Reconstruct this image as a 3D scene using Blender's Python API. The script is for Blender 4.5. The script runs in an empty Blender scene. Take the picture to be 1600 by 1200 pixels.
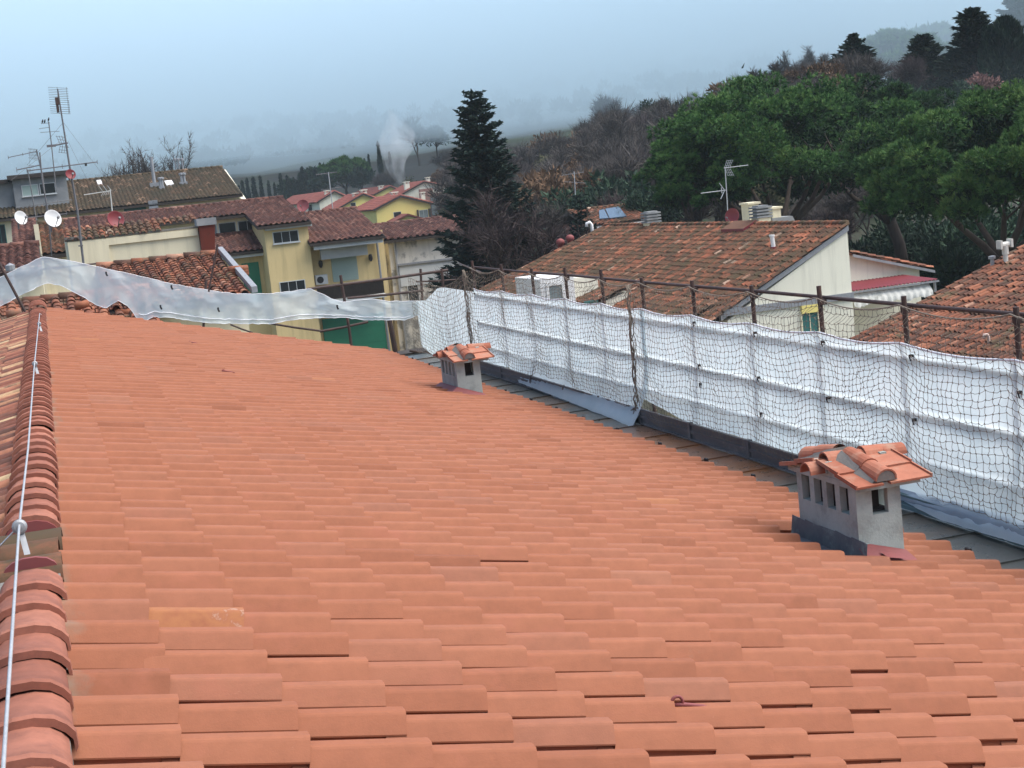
import bpy, math, random
import numpy as np
from mathutils import Vector, Matrix, noise as mnoise

SC = bpy.context.scene
# ------------------------------------------------------------------ camera, world, sun, exposure
FPX, PIT, ROL, YAW = 2400., .13119, .10513, .28455
SC.render.resolution_x, SC.render.resolution_y = 1024, 768
cd = bpy.data.cameras.new('camera'); cam = bpy.data.objects.new('camera', cd); SC.collection.objects.link(cam)
cd.sensor_width = 36; cd.lens = FPX/1600*36; cd.clip_start = .05; cd.clip_end = 8000
fw = Vector((math.sin(YAW)*math.cos(PIT), math.cos(YAW)*math.cos(PIT), -math.sin(PIT)))
r0 = Vector((math.cos(YAW), -math.sin(YAW), 0)); u0 = r0.cross(fw)
rt = r0*math.cos(ROL) - u0*math.sin(ROL); up = r0*math.sin(ROL) + u0*math.cos(ROL)
cam.matrix_world = Matrix(((rt.x, up.x, -fw.x, 0), (rt.y, up.y, -fw.y, 0), (rt.z, up.z, -fw.z, 0), (0, 0, 0, 1)))
SC.camera = cam

SUN_EL, SUN_ROT = math.radians(62), math.radians(110)
wd = bpy.data.worlds.new('World'); SC.world = wd; wd.use_nodes = True
nt = wd.node_tree; nt.nodes.clear()
sky = nt.nodes.new('ShaderNodeTexSky'); sky.sky_type = 'NISHITA'; sky.sun_disc = False
sky.sun_elevation = SUN_EL; sky.sun_rotation = SUN_ROT
sky.air_density = 1.0; sky.dust_density = 3.0; sky.ozone_density = 1.2; sky.altitude = 100
bg = nt.nodes.new('ShaderNodeBackground'); bg.inputs['Strength'].default_value = .078
wo = nt.nodes.new('ShaderNodeOutputWorld')
nt.links.new(sky.outputs[0], bg.inputs[0]); nt.links.new(bg.outputs[0], wo.inputs[0])

ld = bpy.data.lights.new('sun', 'SUN'); ld.energy = 1.5; ld.angle = math.radians(66); ld.color = (1, .975, .93)
sun = bpy.data.objects.new('sun', ld); SC.collection.objects.link(sun)
sv = Vector((math.sin(SUN_ROT)*math.cos(SUN_EL), math.cos(SUN_ROT)*math.cos(SUN_EL), math.sin(SUN_EL)))
sun.rotation_euler = sv.to_track_quat('Z', 'Y').to_euler(); sun.location = (0, 0, 40)

SC.view_settings.view_transform = 'Standard'; SC.view_settings.look = 'None'
SC.view_settings.exposure = 1.68; SC.view_settings.gamma = 1
SC.cycles.use_denoising = True
SC.cycles.max_bounces = 6; SC.cycles.transparent_max_bounces = 24; SC.cycles.volume_bounces = 3
SC.cycles.diffuse_bounces = 3; SC.cycles.glossy_bounces = 2; SC.cycles.transmission_bounces = 4

# ------------------------------------------------------------------ pixel rays (photo pixels -> directions; the camera stands at the origin)
def ray(px, py):
    kx, ky = px-800., py-600.
    c, s = math.cos(ROL), math.sin(ROL)
    a = c*kx - s*ky; b = s*kx + c*ky
    u, v = a/FPX, -b/FPX
    d = math.cos(PIT) + v*math.sin(PIT); z = v*math.cos(PIT) - math.sin(PIT)
    return Vector((u*math.cos(YAW) + d*math.sin(YAW), -u*math.sin(YAW) + d*math.cos(YAW), z))
def atx(px, py, X): d = ray(px, py); return d*(X/d.x)
def aty(px, py, Y): d = ray(px, py); return d*(Y/d.y)
def atz(px, py, Z): d = ray(px, py); return d*(Z/d.z)
def atr(px, py, R): d = ray(px, py); return d*(R/math.hypot(d.x, d.y))

# ------------------------------------------------------------------ object helpers
COL = SC.collection
def tag(o, label=None, cat=None, group=None, kind=None):
    if label: o['label'] = label
    if cat: o['category'] = cat
    if group: o['group'] = group
    if kind: o['kind'] = kind
    return o
def thing(name, label, cat, loc, group=None, rz=0):
    o = bpy.data.objects.new(name, None); COL.objects.link(o); o.location = loc; o.rotation_euler = (0, 0, rz)
    o.empty_display_size = .3
    return tag(o, label, cat, group)
def adopt(o, parent):
    o.parent = parent
    if parent.parent is None and parent.data is None:
        o.matrix_parent_inverse = (Matrix.Translation(parent.location) @ Matrix.Rotation(parent.rotation_euler.z, 4, 'Z')).inverted()
def link_obj(name, me, mat, parent=None, local=False):
    if mat is not None and not me.materials: me.materials.append(mat)
    o = bpy.data.objects.new(name, me); COL.objects.link(o)
    if parent is not None:
        if local: o.parent = parent
        else: adopt(o, parent)
    return o
def copy_tree(o, parent=None):
    c = o.copy(); COL.objects.link(c)
    if parent is not None: c.parent = parent
    for ch in list(o.children): copy_tree(ch, c)
    return c

class MB:
    def __init__(s): s.v = []; s.f = []
    def add(s, vs, fs):
        b = len(s.v); s.v += [tuple(p) for p in vs]; s.f += [tuple(b+i for i in f) for f in fs]; return s
    def box(s, x0, x1, y0, y1, z0, z1, M=None):
        P = [(x0,y0,z0),(x1,y0,z0),(x1,y1,z0),(x0,y1,z0),(x0,y0,z1),(x1,y0,z1),(x1,y1,z1),(x0,y1,z1)]
        if M is not None: P = [M @ Vector(p) for p in P]
        return s.add(P, [(3,2,1,0),(4,5,6,7),(0,1,5,4),(1,2,6,5),(2,3,7,6),(3,0,4,7)])
    def prism(s, pts, vec):
        n = len(pts); vec = Vector(vec); a = [Vector(p) for p in pts]
        P = a + [p+vec for p in a]
        return s.add(P, [tuple(range(n))[::-1], tuple(range(n, 2*n))] + [(i, (i+1) % n, n+(i+1) % n, n+i) for i in range(n)])
    def poly(s, pts): return s.add(pts, [tuple(range(len(pts)))])
    def tube(s, pts, rad, n=8, cap=True):
        pts = [Vector(p) for p in pts]; m = len(pts)
        if not isinstance(rad, (list, tuple)): rad = [rad]*m
        vs = []; ref = None
        for i, p in enumerate(pts):
            t = (pts[min(i+1, m-1)] - pts[max(i-1, 0)]).normalized()
            if ref is None: ref = t.orthogonal().normalized()
            ref = (ref - t*ref.dot(t)); ref = ref.normalized() if ref.length > 1e-6 else t.orthogonal().normalized()
            bn = t.cross(ref)
            for k in range(n):
                a = 2*math.pi*k/n
                vs.append(p + (ref*math.cos(a) + bn*math.sin(a))*rad[i])
        fs = []
        for i in range(m-1):
            for k in range(n):
                fs.append((i*n+k, i*n+(k+1) % n, (i+1)*n+(k+1) % n, (i+1)*n+k))
        if cap: fs += [tuple(range(n))[::-1], tuple((m-1)*n+k for k in range(n))]
        return s.add(vs, fs)
    def lathe(s, prof, c, axis=(0,0,1), n=16):
        axis = Vector(axis).normalized(); a = axis.orthogonal().normalized(); b = axis.cross(a); c = Vector(c)
        vs = []; fs = []
        for r, h in prof:
            for k in range(n):
                t = 2*math.pi*k/n; vs.append(c + axis*h + (a*math.cos(t) + b*math.sin(t))*r)
        for i in range(len(prof)-1):
            for k in range(n): fs.append((i*n+k, i*n+(k+1) % n, (i+1)*n+(k+1) % n, (i+1)*n+k))
        return s.add(vs, fs)
    def mesh(s, name, smooth=False):
        me = bpy.data.meshes.new(name); me.from_pydata(s.v, [], s.f); me.update()
        if smooth: me.polygons.foreach_set('use_smooth', [True]*len(me.polygons))
        return me
    def build(s, name, mat, parent=None, smooth=False, local=False, bevel=0):
        o = link_obj(name, s.mesh(name, smooth), mat, parent, local)
        if bevel:
            m = o.modifiers.new('bevel', 'BEVEL'); m.width = bevel; m.segments = 2; m.limit_method = 'ANGLE'
        return o
def np_mesh(name, V, F, smooth=None, attrs=None):
    """V (n,3); F (m,k) array of one face size"""
    V = np.asarray(V, np.float32); F = np.asarray(F, np.int32); k = F.shape[1]
    me = bpy.data.meshes.new(name)
    me.vertices.add(len(V)); me.vertices.foreach_set('co', V.ravel())
    me.loops.add(F.size); me.loops.foreach_set('vertex_index', F.ravel())
    me.polygons.add(len(F)); me.polygons.foreach_set('loop_start', np.arange(len(F), dtype=np.int32)*k)
    if smooth is not None:
        me.polygons.foreach_set('use_smooth', np.broadcast_to(np.asarray(smooth, bool), len(F)))
    me.update(calc_edges=True)
    for an, av in (attrs or {}).items():
        a = me.attributes.new(an, 'FLOAT', 'FACE'); a.data.foreach_set('value', np.asarray(av, np.float32))
    return me

# ------------------------------------------------------------------ materials
MATS = {}
def new_mat(name):
    m = bpy.data.materials.new(name); m.use_nodes = True
    N = m.node_tree.nodes; L = m.node_tree.links
    return m, N, L, N['Principled BSDF']
def ramp(N, stops):
    r = N.new('ShaderNodeValToRGB'); e = r.color_ramp.elements
    while len(e) > 1: e.remove(e[-1])
    e[0].position = stops[0][0]; e[0].color = (*stops[0][1], 1)
    for p, c in stops[1:]:
        x = e.new(p); x.color = (*c, 1)
    return r
def tex_noise(N, L, scale, detail=4, rough=.6, obj=True, vec=None, stretch=None):
    t = N.new('ShaderNodeTexNoise'); t.inputs['Scale'].default_value = scale
    t.inputs['Detail'].default_value = detail; t.inputs['Roughness'].default_value = rough
    if vec is None:
        c = N.new('ShaderNodeNewGeometry') if not obj else N.new('ShaderNodeTexCoord')
        vec = c.outputs['Position'] if not obj else c.outputs['Object']
    if stretch:
        mp = N.new('ShaderNodeMapping'); mp.inputs['Scale'].default_value = stretch
        L.new(vec, mp.inputs['Vector']); vec = mp.outputs['Vector']
    L.new(vec, t.inputs['Vector'])
    return t
def mixc(N, L, fac, a, b, mode='MIX'):
    m = N.new('ShaderNodeMix'); m.data_type = 'RGBA'; m.blend_type = mode
    for sock, val in ((m.inputs[0], fac), (m.inputs[6], a), (m.inputs[7], b)):
        if hasattr(val, 'is_output'): L.new(val, sock)
        elif isinstance(val, (int, float)): sock.default_value = val
        else: sock.default_value = (*val, 1)
    return m.outputs[2]
def bump(N, L, P, h, dist=.01, strength=.5):
    b = N.new('ShaderNodeBump'); b.inputs['Distance'].default_value = dist; b.inputs['Strength'].default_value = strength
    L.new(h, b.inputs['Height']); L.new(b.outputs[0], P.inputs['Normal'])
def surf(name, c1, c2=None, scale=3., rough=.8, c3=None, s3=.6, cut3=(.55, .75), bmp=0., bscale=60, metal=0, stretch=None, fine=.0, spec=.3, streak=0.):
    """two tones mixed by noise, optional blotches of a third tone, fine grain and bump"""
    if name in MATS: return MATS[name]
    m, N, L, P = new_mat(name)
    c2 = c2 or tuple(x*.8 for x in c1)
    t = tex_noise(N, L, scale, 5, .6, obj=False, stretch=stretch)
    rp = N.new('ShaderNodeMapRange'); rp.inputs[1].default_value = .3; rp.inputs[2].default_value = .7
    L.new(t.outputs[0], rp.inputs[0])
    col = mixc(N, L, rp.outputs[0], c1, c2)
    if c3:
        t3 = tex_noise(N, L, s3, 6, .65, obj=False)
        r3 = N.new('ShaderNodeMapRange'); r3.inputs[1].default_value, r3.inputs[2].default_value = cut3
        L.new(t3.outputs[0], r3.inputs[0]); col = mixc(N, L, r3.outputs[0], col, c3)
    if streak:  # rain streaks down the render
        tk = tex_noise(N, L, 1., 5, .65, obj=False, stretch=(3.2, 3.2, .22)); rk = N.new('ShaderNodeMapRange'); rk.inputs[1].default_value = .5; rk.inputs[2].default_value = .72; rk.inputs[4].default_value = streak
        L.new(tk.outputs[0], rk.inputs[0]); col = mixc(N, L, rk.outputs[0], col, tuple(x*.55 for x in c1))
    L.new(col, P.inputs['Base Color'])
    P.inputs['Roughness'].default_value = rough; P.inputs['Metallic'].default_value = metal
    P.inputs['Specular IOR Level'].default_value = spec
    if bmp:
        tb = tex_noise(N, L, bscale, 4, .6, obj=False); bump(N, L, P, tb.outputs[0], bmp, .6)
    MATS[name] = m; return m
def tile_mat(name, stops, grime=None, spec=.25, soil=False, gscale=1.5, gcut=(.5, .7), rough=.85, fine=.25, pale=None, moss=None, mcut=(.5,.65), mscale=.5):
    """fired clay: a tone per tile (face attribute rnd), grain, blotches of grime that have their own shape"""
    if name in MATS: return MATS[name]
    m, N, L, P = new_mat(name)
    at = N.new('ShaderNodeAttribute'); at.attribute_name = 'rnd'
    r = ramp(N, stops); r.color_ramp.interpolation = 'LINEAR'; L.new(at.outputs['Fac'], r.inputs[0])
    col = r.outputs[0]
    t = tex_noise(N, L, 9, 6, .7, obj=False)
    v = N.new('ShaderNodeMapRange'); v.inputs[1].default_value = .25; v.inputs[2].default_value = .75
    v.inputs[3].default_value = 1-fine; v.inputs[4].default_value = 1+fine*.6; L.new(t.outputs[0], v.inputs[0])
    cc = N.new('ShaderNodeCombineColor')
    for i in range(3): L.new(v.outputs[0], cc.inputs[i])
    col = mixc(N, L, 1., col, cc.outputs[0], 'MULTIPLY')
    if grime:
        tg = tex_noise(N, L, gscale, 8, .7, obj=False)
        rg = N.new('ShaderNodeMapRange'); rg.inputs[1].default_value, rg.inputs[2].default_value = gcut
        L.new(tg.outputs[0], rg.inputs[0]); col = mixc(N, L, rg.outputs[0], col, grime)
    if moss:
        tg = tex_noise(N, L, mscale, 8, .75, obj=False)
        rg = N.new('ShaderNodeMapRange'); rg.inputs[1].default_value, rg.inputs[2].default_value = mcut
        L.new(tg.outputs[0], rg.inputs[0]); col = mixc(N, L, rg.outputs[0], col, moss)
    if pale:
        tp = tex_noise(N, L, 14, 8, .8, obj=False)
        rp = N.new('ShaderNodeMapRange'); rp.inputs[1].default_value = .66; rp.inputs[2].default_value = .74; rp.inputs[4].default_value = .55
        L.new(tp.outputs[0], rp.inputs[0]); col = mixc(N, L, rp.outputs[0], col, pale)
    if soil:   # mortar and dirt smeared over the tiles that touch the ridge, a few cement splashes elsewhere
        gp = N.new('ShaderNodeNewGeometry'); sx = N.new('ShaderNodeSeparateXYZ'); L.new(gp.outputs['Position'], sx.inputs[0])
        rx = N.new('ShaderNodeMapRange'); rx.inputs[1].default_value = .0; rx.inputs[2].default_value = -.13; L.new(sx.outputs[0], rx.inputs[0])
        ts = tex_noise(N, L, 3.1, 6, .7, obj=False); ad = N.new('ShaderNodeMath'); ad.operation = 'MULTIPLY_ADD'; ad.inputs[1].default_value = .27; L.new(rx.outputs[0], ad.inputs[0]); L.new(ts.outputs[0], ad.inputs[2])
        rs_ = N.new('ShaderNodeMapRange'); rs_.inputs[1].default_value = .68; rs_.inputs[2].default_value = .88; rs_.inputs[4].default_value = .75; L.new(ad.outputs[0], rs_.inputs[0])
        col = mixc(N, L, rs_.outputs[0], col, (.19, .14, .10))
    L.new(col, P.inputs['Base Color']); P.inputs['Roughness'].default_value = rough
    P.inputs['Specular IOR Level'].default_value = spec
    tb = tex_noise(N, L, 120, 3, .6, obj=False); bump(N, L, P, tb.outputs[0], .002, .35)
    MATS[name] = m; return m

M_newtile = tile_mat('new_clay', [(0, (.21, .073, .036)), (.3, (.258, .093, .047)), (.6, (.28, .105, .0545)), (.9, (.255, .101, .058)), (.97, (.31, .13, .072)), (1, (.31, .12, .048))],
                     grime=(.30, .105, .062), gscale=2.2, gcut=(.56, .82), fine=.15, pale=(.50, .28, .19), rough=.7, spec=.2, soil=True)
M_ridge = tile_mat('ridge_clay', [(0, (.225, .084, .054)), (.5, (.28, .108, .070)), (1, (.33, .135, .088))], grime=(.17, .068, .05), gscale=5, gcut=(.5, .75), fine=.3, pale=(.55, .4, .34))
M_oldwarm = tile_mat('old_clay_warm', [(0, (.10, .045, .034)), (.35, (.22, .080, .052)), (.65, (.32, .135, .08)), (.88, (.40, .22, .12)), (1, (.45, .33, .19))],
                     grime=(.10, .06, .045), gscale=3, gcut=(.5, .68), fine=.4)
M_oldmoss = tile_mat('old_clay_moss', [(0, (.06, .038, .025)), (.35, (.125, .056, .032)), (.66, (.19, .070, .038)), (.88, (.29, .095, .05)), (.97, (.36, .14, .075)), (1, (.48, .36, .27))],
                     grime=(.07, .05, .03), gscale=1.6, gcut=(.45, .66), fine=.4, moss=(.066, .05, .026), mcut=(.47, .63), mscale=1.1)
M_oldright = tile_mat('old_clay_right', [(0, (.08, .042, .029)), (.35, (.145, .057, .034)), (.7, (.22, .078, .042)), (.95, (.31, .122, .066)), (1, (.38, .23, .16))],
                     grime=(.09, .06, .04), gscale=1.8, gcut=(.48, .7), fine=.35, moss=(.09, .075, .04), mcut=(.54, .68), mscale=.9)
M_burg = tile_mat('burgundy_clay', [(0, (.075, .034, .027)), (.5, (.125, .054, .041)), (.9, (.175, .080, .058)), (1, (.27, .15, .11))], grime=(.075, .045, .038), gscale=.9, gcut=(.5, .7), fine=.35)
M_darkmoss = tile_mat('dark_mossy_clay', [(0, (.055, .042, .025)), (.5, (.085, .06, .034)), (.9, (.12, .075, .045)), (1, (.3, .2, .13))], grime=(.05, .045, .028), gscale=.5, gcut=(.45, .62), fine=.35, moss=(.10, .075, .04), mcut=(.55, .7), mscale=.25)
M_farred = tile_mat('far_red_clay', [(0, (.16, .05, .04)), (1, (.24, .075, .055))], fine=.2)

M_mortar = surf('mortar', (.20, .19, .17), (.15, .145, .13), 8, .95, bmp=.006, bscale=40)
M_stack = surf('chimney_render', (.39, .445, .405), (.30, .345, .315), 4, .9, c3=(.25, .275, .25), s3=4, cut3=(.5, .7), bmp=.008, bscale=45, streak=.45)
M_sootshade = surf('soot_shade_dark', (.03, .028, .026), (.05, .045, .04), 6, .95)
M_flash = surf('patina_sheet', (.13, .145, .145), (.085, .095, .105), 7, .55, c3=(.22, .28, .255), s3=6, cut3=(.5, .7), bmp=.003, bscale=30)
M_redpaint = surf('maroon_paint', (.23, .06, .055), (.18, .05, .05), 6, .6)
M_steel = surf('scaffold_steel', (.045, .032, .028), (.075, .045, .037), 9, .6, c3=(.11, .058, .042), s3=7, bmp=.001)
M_board = surf('toe_board_steel', (.15, .15, .145), (.10, .10, .10), 5, .5, c3=(.22, .20, .18), s3=4, stretch=(1, .2, 1))
M_tealboard = surf('teal_toe_board', (.13, .20, .20), (.10, .155, .16), 5, .5, stretch=(1, .3, 1))
M_black = surf('black_plastic', (.02, .02, .022), (.03, .03, .03), 6, .5)
M_wire = surf('galvanised_wire', (.55, .56, .56), (.42, .43, .44), 20, .4, metal=.5)
M_galv = surf('galvanised_metal', (.33, .34, .35), (.24, .25, .26), 12, .5, metal=.3)
M_rope = surf('net_rope', (.25, .21, .165), (.18, .155, .12), 30, .95)
M_cream = surf('cream_plaster', (.78, .70, .48), (.73, .65, .45), 1.2, .9, c3=(.55, .50, .37), s3=.4, cut3=(.55, .8), streak=.45)
M_white = surf('white_plaster', (.78, .755, .61), (.74, .715, .575), .8, .9, c3=(.56, .545, .44), s3=.35, cut3=(.58, .8), streak=.45)
M_ochre = surf('ochre_plaster', (.70, .545, .27), (.66, .51, .25), 1.0, .9, c3=(.56, .48, .27), s3=.5, cut3=(.58, .72), streak=.45)
M_yellow = surf('yellow_plaster', (.78, .66, .22), (.74, .62, .21), .6, .9)
M_pinkbrick = surf('pink_brick', (.34, .18, .14), (.28, .15, .12), 2, .9)
M_greywall = surf('stained_grey_plaster', (.66, .63, .55), (.6, .57, .5), .6, .9, c3=(.26, .26, .24), s3=1.1, cut3=(.5, .6), streak=.45)
M_greyc = surf('grey_concrete', (.25, .26, .26), (.19, .20, .20), 1.2, .9, c3=(.33, .33, .32), s3=.8)
M_trim = surf('pale_trim', (.55, .57, .55), (.48, .50, .49), 2, .8)
M_dkwood = surf('dark_timber', (.035, .028, .024), (.05, .04, .032), 5, .8)
M_glass = surf('dark_window_glass', (.014, .018, .018), (.025, .03, .03), 1, .25, spec=.2)
M_paleglass = surf('pale_window_glass', (.22, .26, .26), (.12, .15, .15), .8, .2, spec=.5)
M_shutter = surf('pale_green_shutter', (.33, .42, .37), (.30, .385, .34), 1, .7)
M_green = surf('green_paint', (.032, .21, .115), (.028, .18, .10), 2, .6)
M_teal = surf('teal_shutter', (.04, .16, .14), (.035, .13, .12), 2, .6)
M_rustflue = surf('rust_red_metal', (.17, .035, .02), (.12, .028, .018), 3, .6, c3=(.08, .03, .02), s3=4, stretch=(1, 1, .3))
M_reddish = surf('dark_red_paint', (.20, .035, .04), (.16, .03, .035), 3, .5)
M_whitep = surf('white_paint', (.75, .75, .73), (.66, .66, .64), 4, .5)
M_bark = surf('bark', (.045, .034, .027), (.075, .058, .046), 6, .95, stretch=(1, 1, .2))
M_bark2 = surf('pale_bark', (.10, .085, .072), (.06, .05, .043), 4, .95)
# ------------------------------------------------------------------ tiles
def tile_field(name, O, U, V, nu, nv, pitch, expo, prof, thick, step, mat, parent=None, seed=1, jit=1., keep=None, over=.05, rnd=None, last=None, local=False, deck=None, flat=False):
    """overlapping clay tiles: O ridge corner, U unit along the eave, V unit downslope; prof = cross section [(u, n)]"""
    rg = np.random.default_rng(seed)
    O, U, V = (np.array(a, float) for a in (O, U, V)); Nn = np.cross(U, V); Nn /= np.linalg.norm(Nn)
    if Nn[2] < 0: Nn = -Nn
    pu = np.array([p[0] for p in prof]); pn = np.array([p[1] for p in prof]); k = len(prof)
    I, J = np.meshgrid(np.arange(nu), np.arange(nv), indexing='ij'); I = I.ravel(); J = J.ravel()
    if keep is not None:
        m = np.array([keep((i+.5)*pitch, (j+.5)*expo) for i, j in zip(I, J)], bool); I, J = I[m], J[m]
    n = len(I)
    yaw = rg.normal(0, .008*jit, n); dn = rg.normal(0, .0025*jit, n); dv = rg.normal(0, .006*jit, n)
    du = rg.normal(0, .003*jit, n); cu = pitch/2
    rowwob = rg.normal(0, .003*jit, nu)[I] if nu > 1 else 0
    rows = []
    for vv, nn in ((-over, 0.), (expo, step), (expo, step-thick)):
        ve = np.full(n, vv)
        if last is not None and vv > 0: ve = np.where(J == nv-1, last, ve)
        u = I[:, None]*pitch + pu[None] + (du+rowwob)[:, None] - yaw[:, None]*(ve[:, None]-expo/2)
        v = (J*expo + ve + dv)[:, None] + yaw[:, None]*(pu[None]-cu)
        h = pn[None]*(1. if vv > 0 else .93) + nn + dn[:, None]
        rows.append(O + u[..., None]*U + v[..., None]*V + h[..., None]*Nn)
    # duplicate the lower row so that the end face stays sharp
    Vv = np.concatenate([rows[0], rows[1], rows[1], rows[2]], axis=1).reshape(-1, 3)
    base = (np.arange(n)*4*k)[:, None]; a = np.arange(k-1)[None]
    f1 = np.stack([base+a, base+a+1, base+k+a+1, base+k+a], -1)
    f2 = np.stack([base+2*k+a, base+2*k+a+1, base+3*k+a+1, base+3*k+a], -1)
    F = np.concatenate([f1, f2], 1).reshape(-1, 4)
    r = rg.random(n) if rnd is None else rnd(I, J, rg)
    A = np.repeat(r, 2*(k-1)); S = np.tile(np.r_[np.ones(k-1, bool), np.zeros(k-1, bool)], n)
    if deck is not None:
        L1, L2 = nu*pitch, (nv-1)*expo + (last if last is not None else expo)
        d = [O + U*x + V*y - Nn*deck for x, y in ((0, 0), (L1, 0), (L1, L2), (0, L2))]
        b = len(Vv); Vv = np.concatenate([Vv, np.array(d)]); F = np.concatenate([F, [[b, b+1, b+2, b+3]]]); A = np.r_[A, 0.]; S = np.r_[S, False]
    if flat: S = np.zeros(len(S), bool)
    me = np_mesh(name, Vv, F, S, {'rnd': A})
    return link_obj(name, me, mat, parent, local)
def roll_profile(pitch, hw, h, base=.012, seg=10, ex=.8):
    c = pitch/2; P = [(0, .002), ((c-hw)*.5, -.004), (c-hw-.002, .0)]
    for i in range(seg+1):
        a = math.pi*(1-i/seg); P.append((c+hw*math.cos(a), base + h*math.sin(a)**ex))
    return P + [(c+hw+.002, .0), (pitch-(c-hw)*.5, -.004), (pitch, .002)]
def coppo_profile(pitch, r=None, seg=6):
    """pan and cover of half-round coppi"""
    w = pitch*.30; c = pitch/2; P = [(0, .005), ((c-w)*.5, .0), (c-w, .012)]
    for i in range(seg+1):
        a = math.pi*(1-i/seg); P.append((c+w*math.cos(a), .014 + (r or pitch*.27)*math.sin(a)**.9))
    return P + [(c+w, .012), (pitch-(c-w)*.5, .0), (pitch, .005)]
def coppo_low(pitch):
    c = pitch/2; w = pitch*.3; h = pitch*.28
    return [(0, .0), (c-w, .01), (c-w*.7, h*.75), (c, h), (c+w*.7, h*.75), (c+w, .01), (pitch, .0)]

# ------------------------------------------------------------------ the tiled house we stand on
SL = .2603; TH = math.atan(SL); CT, ST = math.cos(TH), math.sin(TH)
H0 = 1.6
house = thing('tiled_house', 'house with the wide new orange tiled roof filling the foreground', 'house', (0, 15, -13))
PITCH, EXPO = .3635, .4068
NT = np.array([ST, 0, CT])
def on_roof(x, y, n=0.): return np.array([x, y, -H0 - SL*x]) + NT*n
Ystart, NU = -1.35, 96
Oo = on_roof(-.157, Ystart, -.116)
odd_j, odd_i = 1, int((7.4-Ystart)/PITCH)
def keep_new(u, v):
    y = Ystart+u; x = -.157 + v*CT
    if int(u/PITCH) == ODD[0] and int(v/EXPO) == ODD[1]: return False
    if 5.42 < x < 5.9 and 10.15 < y < 11.2: return False
    if 5.8 < x < 6.05 and 22.6 < y < 23.4: return False
    return True
def odd_cell(px, py):
    d = ray(px, py); t = -(H0+.03)/(d.z + SL*d.x); p = d*t
    return int((p.y-Ystart)/PITCH), int((p.x+.157)/CT/EXPO)
ODD = odd_cell(298, 946)
def rnd_new(I, J, rg):
    r = np.clip(rg.normal(.52, .17, len(I)), .08, .93); z = rg.random(len(I)); r[z > .997] = .985
    return r
prof_new = [(PITCH/2+a, c) for a, c in ((-.1817, -.03), (-.16, -.034), (-.122, -.03), (-.118, .014), (-.134, .018), (-.134, .024), (-.087, .0835), (-.080, .0900), (-.068, .0935), (-.024, .0935), (-.006, .0885), (.06, .062), (.115, .036), (.118, .028), (.12, -.03), (.15, -.034), (.1817, -.03))]
tile_field('new_tile_slope', Oo, (0, 1, 0), (CT, 0, -ST), NU, 18, PITCH, EXPO, prof_new, .015, .030, M_newtile, house, 3, 1.7, keep_new, .07, rnd_new, last=.395, flat=True)
m, N, L, P = new_mat('weathered_odd_tile')
t_ = tex_noise(N, L, 6, 6, .7, obj=False); r_ = ramp(N, [(.3, (.24, .08, .034)), (.5, (.30, .115, .043)), (.58, (.27, .095, .04)), (.66, (.40, .29, .22))]); L.new(t_.outputs[0], r_.inputs[0])
L.new(r_.outputs[0], P.inputs['Base Color']); P.inputs['Roughness'].default_value = .85
oddo = tile_field('odd_tile', Oo + np.array([0, 1, 0])*ODD[0]*PITCH + np.array([CT, 0, -ST])*ODD[1]*EXPO, (0, 1, 0), (CT, 0, -ST), 1, 1, PITCH, EXPO, prof_new, .016, .027, m, house, 5, .5, None, .07, flat=True)
oddo['label'] = 'yellowish weathered tile with chalky ends'
# smears of grey mortar on the tiles next to the ridge, the sides of the roof and its boards
b = MB()
b.poly([on_roof(-.3, Ystart, -.14), on_roof(6.9, Ystart, -.14), on_roof(6.9, 33.3, -.14), on_roof(-.3, 33.3, -.14)])
b.poly([on_roof(-.3, 33.36, -.14), on_roof(6.9, 33.36, -.14), on_roof(6.9, 33.36, -.3), on_roof(-.3, 33.36, -.3)])
b.build('roof_boarding', M_dkwood, house)
# the old slope on the other side of the ridge
OldO = np.array([-.32, Ystart, -1.66]); 
def keep_old(u, v): return True
tile_field('old_tile_slope', OldO, (0, 1, 0), (-CT, 0, -ST), 158, 15, .2195, .36, coppo_profile(.2195), .014, .022, M_oldwarm, house, 8, 1.8, None, .06, None, None, deck=.05)
# ridge caps
def cap_section(w, h):
    return [(-w, -.02), (-w*.98, .025), (-w*.84, h*.55), (-w*.60, h*.82), (-w*.22, h*.97), (w*.22, h*.97), (w*.60, h*.82), (w*.84, h*.55), (w*.98, .025), (w, -.02)]
def ridge_caps(y0, y1, pitch, xc, z0, mat, parent, seed, w=.142, h=.092):
    rg = random.Random(seed); VV = []; FF = []; AA = []; SM = []
    n = int(round((y1-y0)/pitch))
    for i in range(n):
        ya = y0 + i*pitch + rg.gauss(0, .006); dx = rg.gauss(0, .004); dz = rg.gauss(0, .003); rv = rg.random()
        # near end sits on top: collar first, then the barrel running away under the next one
        rings = [(ya-.012, 1.07, .008), (ya-.012, 1.07, .008), (ya+.018, 1.085, .010), (ya+.036, 1.06, .008), (ya+.04, 1.0, 0.), (ya+pitch*.55, .985, -.006), (ya+pitch+.05, .97, -.016)]
        base = len(VV); sec = cap_section(w, h); k = len(sec)
        for (yy, sc, o) in rings:
            for (a, c) in sec: VV.append((xc+dx+a*sc, yy, z0+dz+o+c*sc))
        inner = len(VV)
        for (a, c) in sec: VV.append((xc+dx+a*1.0, ya-.012, z0+dz-.012+c*.98))
        for r in range(1, len(rings)-1):
            for q in range(k-1):
                FF.append((base+r*k+q, base+r*k+q+1, base+(r+1)*k+q+1, base+(r+1)*k+q)); AA.append(rv); SM.append(r >= 3)
        for q in range(k-1):
            FF.append((base+q, base+q+1, inner+q+1, inner+q)); AA.append(rv); SM.append(False)
    return link_obj('ridge_cap', np_mesh('ridge_cap', VV, FF, SM, {'rnd': AA}), mat, parent)
RX, RZ = -.262, -1.592
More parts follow.
